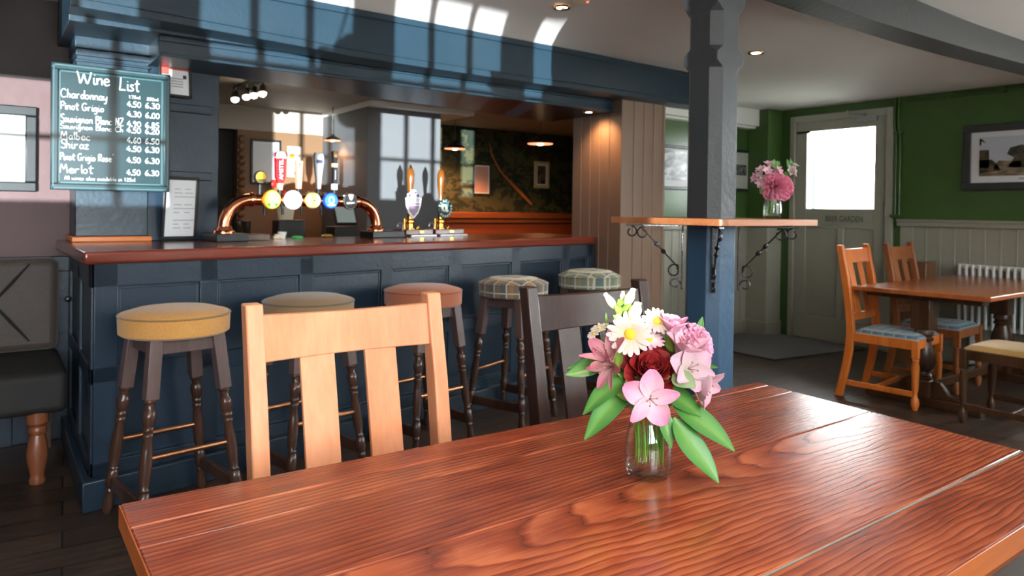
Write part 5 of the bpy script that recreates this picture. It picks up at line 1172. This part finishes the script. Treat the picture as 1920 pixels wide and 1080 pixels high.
G1 = 'cut flowers in the jar on the near table'; G2 = 'cut flowers in the jar on the post shelf'

JC = Vector((.983, .912, .76))
def jar(name, label, c, s=1.0, water_h=.062):
    t = thing(name, label, 'jar', c)
    out = [(.001, 0), (.030, 0), (.037, .004), (.0405, .014), (.0415, .03), (.041, .06), (.037, .082), (.031, .098), (.0295, .106), (.0325, .110), (.0325, .118)]
    inn = [(.0305, .118), (.0278, .106), (.029, .096), (.0345, .080), (.0385, .058), (.039, .03), (.038, .016), (.034, .009), (.001, .008)]
    mk('glass_body', MB().lathe([(r*s, h*s) for r, h in out+inn], 48), JARGLASS, t, smooth=180)
    wp = [(.001, .0085), (.0335, .0093), (.0376, .0163), (.0386, .03), (.0382, water_h-.002), (.0380, water_h), (.001, water_h)]
    mk('water', MB().lathe([(r*s, h*s) for r, h in wp], 40), WATER, t, smooth=60)
    return t
jar('flower_jar', 'small clear glass jar of water and cut flowers on the near table', tuple(JC), 1.04)
def foot(r, d, h=.012): return tuple(JC+VR*r+VD*d+UP*h)
def neck(r, d): return tuple(JC+VR*r+VD*d+UP*.112)

f = foot(.012, -.006); t = flower('rose', 'deep red open rose in the middle of the table bouquet', 'flower', f, G1)
make_rose(t, f, (0.9647, 0.8897, 0.9720), nd(-.02, .72, -.7), .041, ROSE); make_stem(t, f, [f, neck(.004, .0), (0.9648, 0.8893, 0.9527)], .0026)
mkp('sepals', PM().leaf((0.9724, 0.8960, 0.9358), (0.9326, 0.9004, 0.9536), .02, nd(0, .4, -1)).leaf((0.9755, 0.8937, 0.9378), (0.9852, 0.8622, 0.9545), .02, nd(0, .4, -1)), LEAF, t, f, .0005)
f = foot(.018, -.02); t = flower('alstroemeria', 'pink alstroemeria bloom hanging over the front rim of the jar', 'flower', f, G1)
make_lily(t, f, (0.9231, 0.8513, 0.9239), nd(-.03, .12, -1), .046, PINK, 1.2, 5, PI/2+.1, wide=.52); make_stem(t, f, [f, neck(.008, -.014), (0.9404, 0.8634, 0.9168)])
f = foot(-.012, .004); t = flower('alstroemeria', 'two salmon pink alstroemeria blooms at the left edge of the table bouquet', 'flower', f, G1)
make_lily(t, f, (0.8977, 0.9387, 0.9910), nd(-.55, .75, -.4), .054, SALM, .62, 6, .3, wide=.30); make_lily(t, f, (0.8916, 0.9305, 0.9682), nd(-.8, -.05, -.6), .045, SALM, .75, 6, .9, wide=.28); make_stem(t, f, [f, neck(-.012, .0), (0.9315, 0.9258, 0.9429), (0.9157, 0.9376, 0.9640)])
f = foot(-.006, .012); t = flower('daisy', 'large white daisy with a yellow eye above the red rose', 'flower', f, G1)
make_daisy(t, f, (0.9397, 0.9209, 1.0255), nd(-.1, .45, -.88), .041, BLUSH, 19); make_stem(t, f, [f, neck(-.006, .006), (0.9617, 0.9288, 0.9601), (0.9550, 0.9344, 1.0132)])
f = foot(.002, .016); t = flower('daisy', 'smaller white daisy turned upwards at the top of the table bouquet', 'flower', f, G1)
make_daisy(t, f, (1.0022, 0.9128, 1.0459), nd(.1, .65, -.7), .029, BLUSH); make_stem(t, f, [f, neck(.0, .01), (1.0086, 0.9195, 0.9663), (1.0106, 0.9189, 1.0344)])
f = foot(.006, .014); t = flower('daisy', 'pinkish half open daisy just above the red rose', 'flower', f, G1)
make_daisy(t, f, (0.9755, 0.9071, 1.0155), nd(0, .8, -.5), .028, PALEP); make_stem(t, f, [f, neck(.004, .008), (0.9838, 0.9133, 1.0049)])
f = foot(-.016, .012); t = flower('daisy', 'small cream daisy spray at the far left of the table bouquet', 'flower', f, G1)
make_daisy(t, f, (0.9087, 0.9683, 1.0331), nd(-.3, .9, -.2), .018); make_daisy(t, f, (0.8932, 0.9672, 1.0239), nd(-.6, .7, -.3), .014); make_stem(t, f, [f, neck(-.014, .008), (0.9449, 0.9532, 0.9476), (0.9156, 0.9756, 1.0265)])
f = foot(-.002, .022); t = flower('snapdragon', 'ivory snapdragon spike rising highest out of the table bouquet', 'flower', f, G1)
m = PM(); make_bud(m, (0.9357, 0.9491, 1.0651), (0.9156, 0.9642, 1.0983), .0085); make_bud(m, (0.9468, 0.9411, 1.0702), (0.9593, 0.9324, 1.1079), .0105); make_bud(m, (0.9492, 0.9267, 1.0483), (0.9593, 0.9198, 1.0837), .014); make_bud(m, (0.9491, 0.9519, 1.0807), (0.9506, 0.9511, 1.1016), .006)
mkp('buds', m, IVORY, t, f); make_stem(t, f, [f, neck(-.002, .014), (0.9664, 0.9505, 0.9856), (0.9509, 0.9502, 1.0470), (0.9490, 0.9520, 1.0867)])
m = PM()
for a, b in (((0.9421, 0.9444, 1.0583), (0.9238, 0.9456, 1.0772)), ((0.9436, 0.9433, 1.0623), (0.9491, 0.9272, 1.0796)), ((0.9453, 0.9419, 1.0485), (0.9508, 0.9257, 1.0561)), ((0.9404, 0.9458, 1.0741), (0.9300, 0.9412, 1.0890)), ((0.9438, 0.9429, 1.0387), (0.9223, 0.9464, 1.0596))): m.leaf(a, b, .016, nd(0, .3, -1))
mkp('calyx_leaves', m, LEAFY, t, f, .0004)
f = foot(.014, .012); t = flower('alstroemeria', 'pink alstroemeria with a broad rounded petal at the top right of the table bouquet', 'flower', f, G1)
make_lily(t, f, (1.0187, 0.8883, 1.0340), nd(.1, .95, -.15), .042, PINK, .40, 6, .2, wide=.52); make_stem(t, f, [f, neck(.012, .01), (1.0233, 0.8969, 1.0085)])
f = foot(.02, .004); t = flower('alstroemeria', 'tall pale pink alstroemeria bloom right of the red rose', 'flower', f, G1)
make_lily(t, f, (1.0207, 0.8617, 1.0027), nd(.2, .85, -.35), .056, PALEP, .48, 6, .5, wide=.44); make_stem(t, f, [f, neck(.016, .004), (1.0254, 0.8824, 0.9612)])
f = foot(.022, .012); t = flower('carnation', 'fringed pink carnation at the upper right of the table bouquet', 'flower', f, G1)
make_carnation(t, f, (1.0675, 0.8585, 1.0023), nd(.8, .2, -.55), .040, CARNP); make_stem(t, f, [f, neck(.02, .008), (1.0492, 0.8776, 0.9692), (1.0635, 0.8675, 0.9943)])
f = foot(.024, -.004); t = flower('alstroemeria', 'large white and pink alstroemeria cluster at the lower right of the table bouquet', 'flower', f, G1)
make_lily(t, f, (1.0105, 0.8378, 0.9714), nd(.15, .3, -.9), .044, WPINK, .8, 6, .4, wide=.60); make_lily(t, f, (1.0316, 0.8282, 0.9400), nd(.72, -.4, -.45), .052, WPINK, .50, 6, .1, wide=.52); make_stem(t, f, [f, neck(.02, -.004), (1.0179, 0.8629, 0.9366)])
def sprig(label, mat, leaves, stem_pts, name='leaf_sprig'):
    f_ = stem_pts[0]; t_ = flower(name, label, 'leaves', f_, 'leaf sprigs in the table bouquet')
    for a, b, w, fc, sg in leaves: mkp('leaf', PM().leaf(a, b, w, fc, sg), mat, t_, f_, .0006)
    make_stem(t_, f_, stem_pts)
sprig('glossy green leaf sprig trailing over the right side of the jar', LEAF, [
    ((0.9915, 0.8695, 0.9175), (1.0525, 0.7744, 0.8296), .052, nd(.25, .6, -.7), .07), ((0.9809, 0.8520, 0.8848), (1.0129, 0.7778, 0.7817), .050, nd(.35, .35, -.85), .05),
    ((0.9670, 0.8624, 0.9036), (0.9696, 0.8471, 0.8312), .027, nd(.1, .1, -1), .05), ((0.9912, 0.8821, 0.9284), (1.0207, 0.8230, 0.8855), .05, nd(.2, .7, -.6), .1)], [foot(.026, -.012), neck(.022, -.012), (0.9960, 0.8784, 0.9091)])
sprig('green leaf sprig drooping over the left side of the jar', LEAF, [
    ((0.9442, 0.9164, 0.9276), (0.8516, 0.9457, 0.8428), .046, nd(-.2, .6, -.75), .14), ((0.9394, 0.9201, 0.9430), (0.8632, 0.9624, 0.8816), .040, nd(-.1, .75, -.6), .16),
    ((0.9450, 0.9285, 0.9524), (0.9030, 0.9709, 0.9079), .036, nd(-.1, .8, -.5), .12)], [foot(-.02, -.01), neck(-.018, -.008), (0.9482, 0.9259, 0.9309)])
sprig('pointed green leaf sticking out furthest left of the table bouquet', LEAF, [((0.9224, 0.9698, 0.9611), (0.8574, 1.0046, 0.9465), .036, nd(0, .7, -.7), .05), ((0.9260, 0.9796, 0.9689), (0.8727, 1.0183, 0.9539), .016, nd(0, .5, -.8), .1)], [foot(-.022, .006), neck(-.02, .006), (0.9561, 0.9574, 0.9404), (0.9224, 0.9698, 0.9611)])
sprig('yellow green leaves around the middle of the table bouquet', LEAFY, [((0.9266, 0.9043, 0.9162), (0.9131, 0.9022, 0.9500), .022, nd(0, .2, -1), .05), ((0.9323, 0.9125, 0.9165), (0.8994, 0.9118, 0.9233), .024, nd(0, .5, -1), .1), ((0.9220, 0.9330, 0.9641), (0.9162, 0.9257, 1.0222), .018, nd(-.3, .1, -1), .05),
    ((1.0189, 0.8876, 0.9907), (1.0015, 0.8883, 1.0267), .022, nd(0, .1, -1), .05), ((0.9339, 0.9745, 1.0150), (0.9329, 0.9758, 1.0590), .008, nd(0, .1, -1), .05)], [foot(-.008, -.012), neck(-.006, -.01), (0.9323, 0.9126, 0.9184)])
sprig('pale grey green leaf with the white alstroemeria on the right of the bouquet', LEAFG, [((0.9882, 0.8600, 0.9603), (0.9969, 0.8164, 0.9415), .04, nd(.1, .5, -.8), .08)], [foot(.028, .004), neck(.024, .0), (0.9960, 0.8667, 0.9532)])
sprig('slim leaf tips standing up behind the carnation', LEAF, [((1.0778, 0.8821, 1.0136), (1.0873, 0.8756, 1.0521), .016, nd(0, .1, -1), .05), ((1.0534, 0.8998, 1.0051), (1.0540, 0.8998, 1.0455), .01, nd(0, .1, -1), .05), ((1.0668, 0.8523, 0.9619), (1.0695, 0.8256, 0.9666), .014, nd(0, .8, -.6), .1), ((0.9754, 0.9559, 0.9534), (0.9442, 0.9655, 0.9002), .05, nd(-.1, .2, -1), .05), ((1.0243, 0.9203, 0.9542), (1.0240, 0.9213, 1.0147), .05, nd(0, .2, -1), .05), ((0.9835, 0.9501, 0.9636), (0.9954, 0.9421, 1.0193), .04, nd(0, .2, -1), .05)], [foot(.016, .02), neck(.014, .014), (1.0567, 0.8970, 0.9850)])

JS = Vector((2.495, 1.678, 1.2268))
jar('flower_jar', 'small clear glass jar of pink carnations on the drinks shelf round the post', tuple(JS), .86, .05)
def foot2(r, d): return tuple(JS+VR*r+VD*d+UP*.012)
def neck2(r, d): return tuple(JS+VR*r+VD*d+UP*.096)
f = foot2(-.01, -.006); t = flower('carnation', 'pink carnation facing forward over the rim of the shelf jar', 'flower', f, G2)
make_carnation(t, f, (2.4870, 1.6606, 1.3684), nd(-.2, .45, -.85), .056, CARN); make_stem(t, f, [f, neck2(0, 0), (2.5048, 1.6721, 1.3502)])
f = foot2(.014, 0); t = flower('carnation', 'pink carnation leaning right out of the shelf jar', 'flower', f, G2)
make_carnation(t, f, (2.5440, 1.6438, 1.3614), nd(.75, .3, -.5), .05, CARN); make_stem(t, f, [f, neck2(.012, 0), (2.5411, 1.6581, 1.3510)])
def freesia(label, spots, f_, mat=PALEP):
    t_ = flower('freesia', label, 'flower', f_, G2); m_ = PM()
    for c_, n_ in spots:
        c_ = Vector(c_)
        for i in range(6):
            ra = radial(n_, i*PI/3); m_.petal(c_-Vector(n_)*.012, Vector(n_)*.8+ra*.6, -ra, .028, .010, .3, .4, .8)
        make_bud(m_, c_-Vector(n_)*.02, c_, .007)
    mkp('blossoms', m_, mat, t_, f_); return t_
f = foot2(-.016, .01); t = freesia('cream and pale pink freesia spray on the left of the shelf jar', [((2.4839, 1.6886, 1.4469), nd(-.1, .9, -.3)), ((2.4567, 1.7081, 1.4232), nd(-.5, .7, -.3)), ((2.4701, 1.6859, 1.4167), nd(0, .5, -.8)), ((2.4397, 1.7078, 1.3930), nd(-.8, .3, -.4)), ((2.4381, 1.7212, 1.3891), nd(-.9, .2, -.2)), ((2.4483, 1.7012, 1.3701), nd(-.6, -.2, -.6)), ((2.5079, 1.6709, 1.4283), nd(.1, .8, -.5)), ((2.5075, 1.6587, 1.4173), nd(.5, .4, -.6))], f)
make_stem(t, f, [f, neck2(-.012, 0), (2.4828, 1.7009, 1.3754), (2.4893, 1.6969, 1.4348)], .0016)
m = PM()
for a, b, w in (((2.4976, 1.6784, 1.4281), (2.5009, 1.6765, 1.4640), .02), ((2.5010, 1.6760, 1.4345), (2.5180, 1.6639, 1.4538), .03), ((2.4741, 1.6947, 1.3644), (2.4538, 1.7090, 1.3282), .024), ((2.4672, 1.6999, 1.3791), (2.4517, 1.7242, 1.4257), .012)): mkp('leaf', PM().leaf(a, b, w, nd(0, .3, -1)), LEAF, t, f, .0006)
f = foot2(.006, .014); t = freesia('white freesia spray standing up on the right of the shelf jar', [((2.5731, 1.6360, 1.4426), nd(.3, .8, -.3)), ((2.5557, 1.6360, 1.4186), nd(.2, .2, -.9)), ((2.5659, 1.6285, 1.4145), nd(.8, .1, -.4))], f, WHITEP)
make_stem(t, f, [f, neck2(.008, .006), (2.5670, 1.6521, 1.3878), (2.5788, 1.6441, 1.4369)], .0016)
m = PM()
for a, b, w in (((2.5613, 1.6441, 1.4085), (2.5508, 1.6525, 1.4655), .026), ((2.5580, 1.6464, 1.3979), (2.5408, 1.6592, 1.4145), .02), ((2.5647, 1.6419, 1.4234), (2.5610, 1.6451, 1.4699), .016)): mkp('leaf', PM().leaf(a, b, w, nd(0, .3, -1)), LEAF, t, f, .0006)
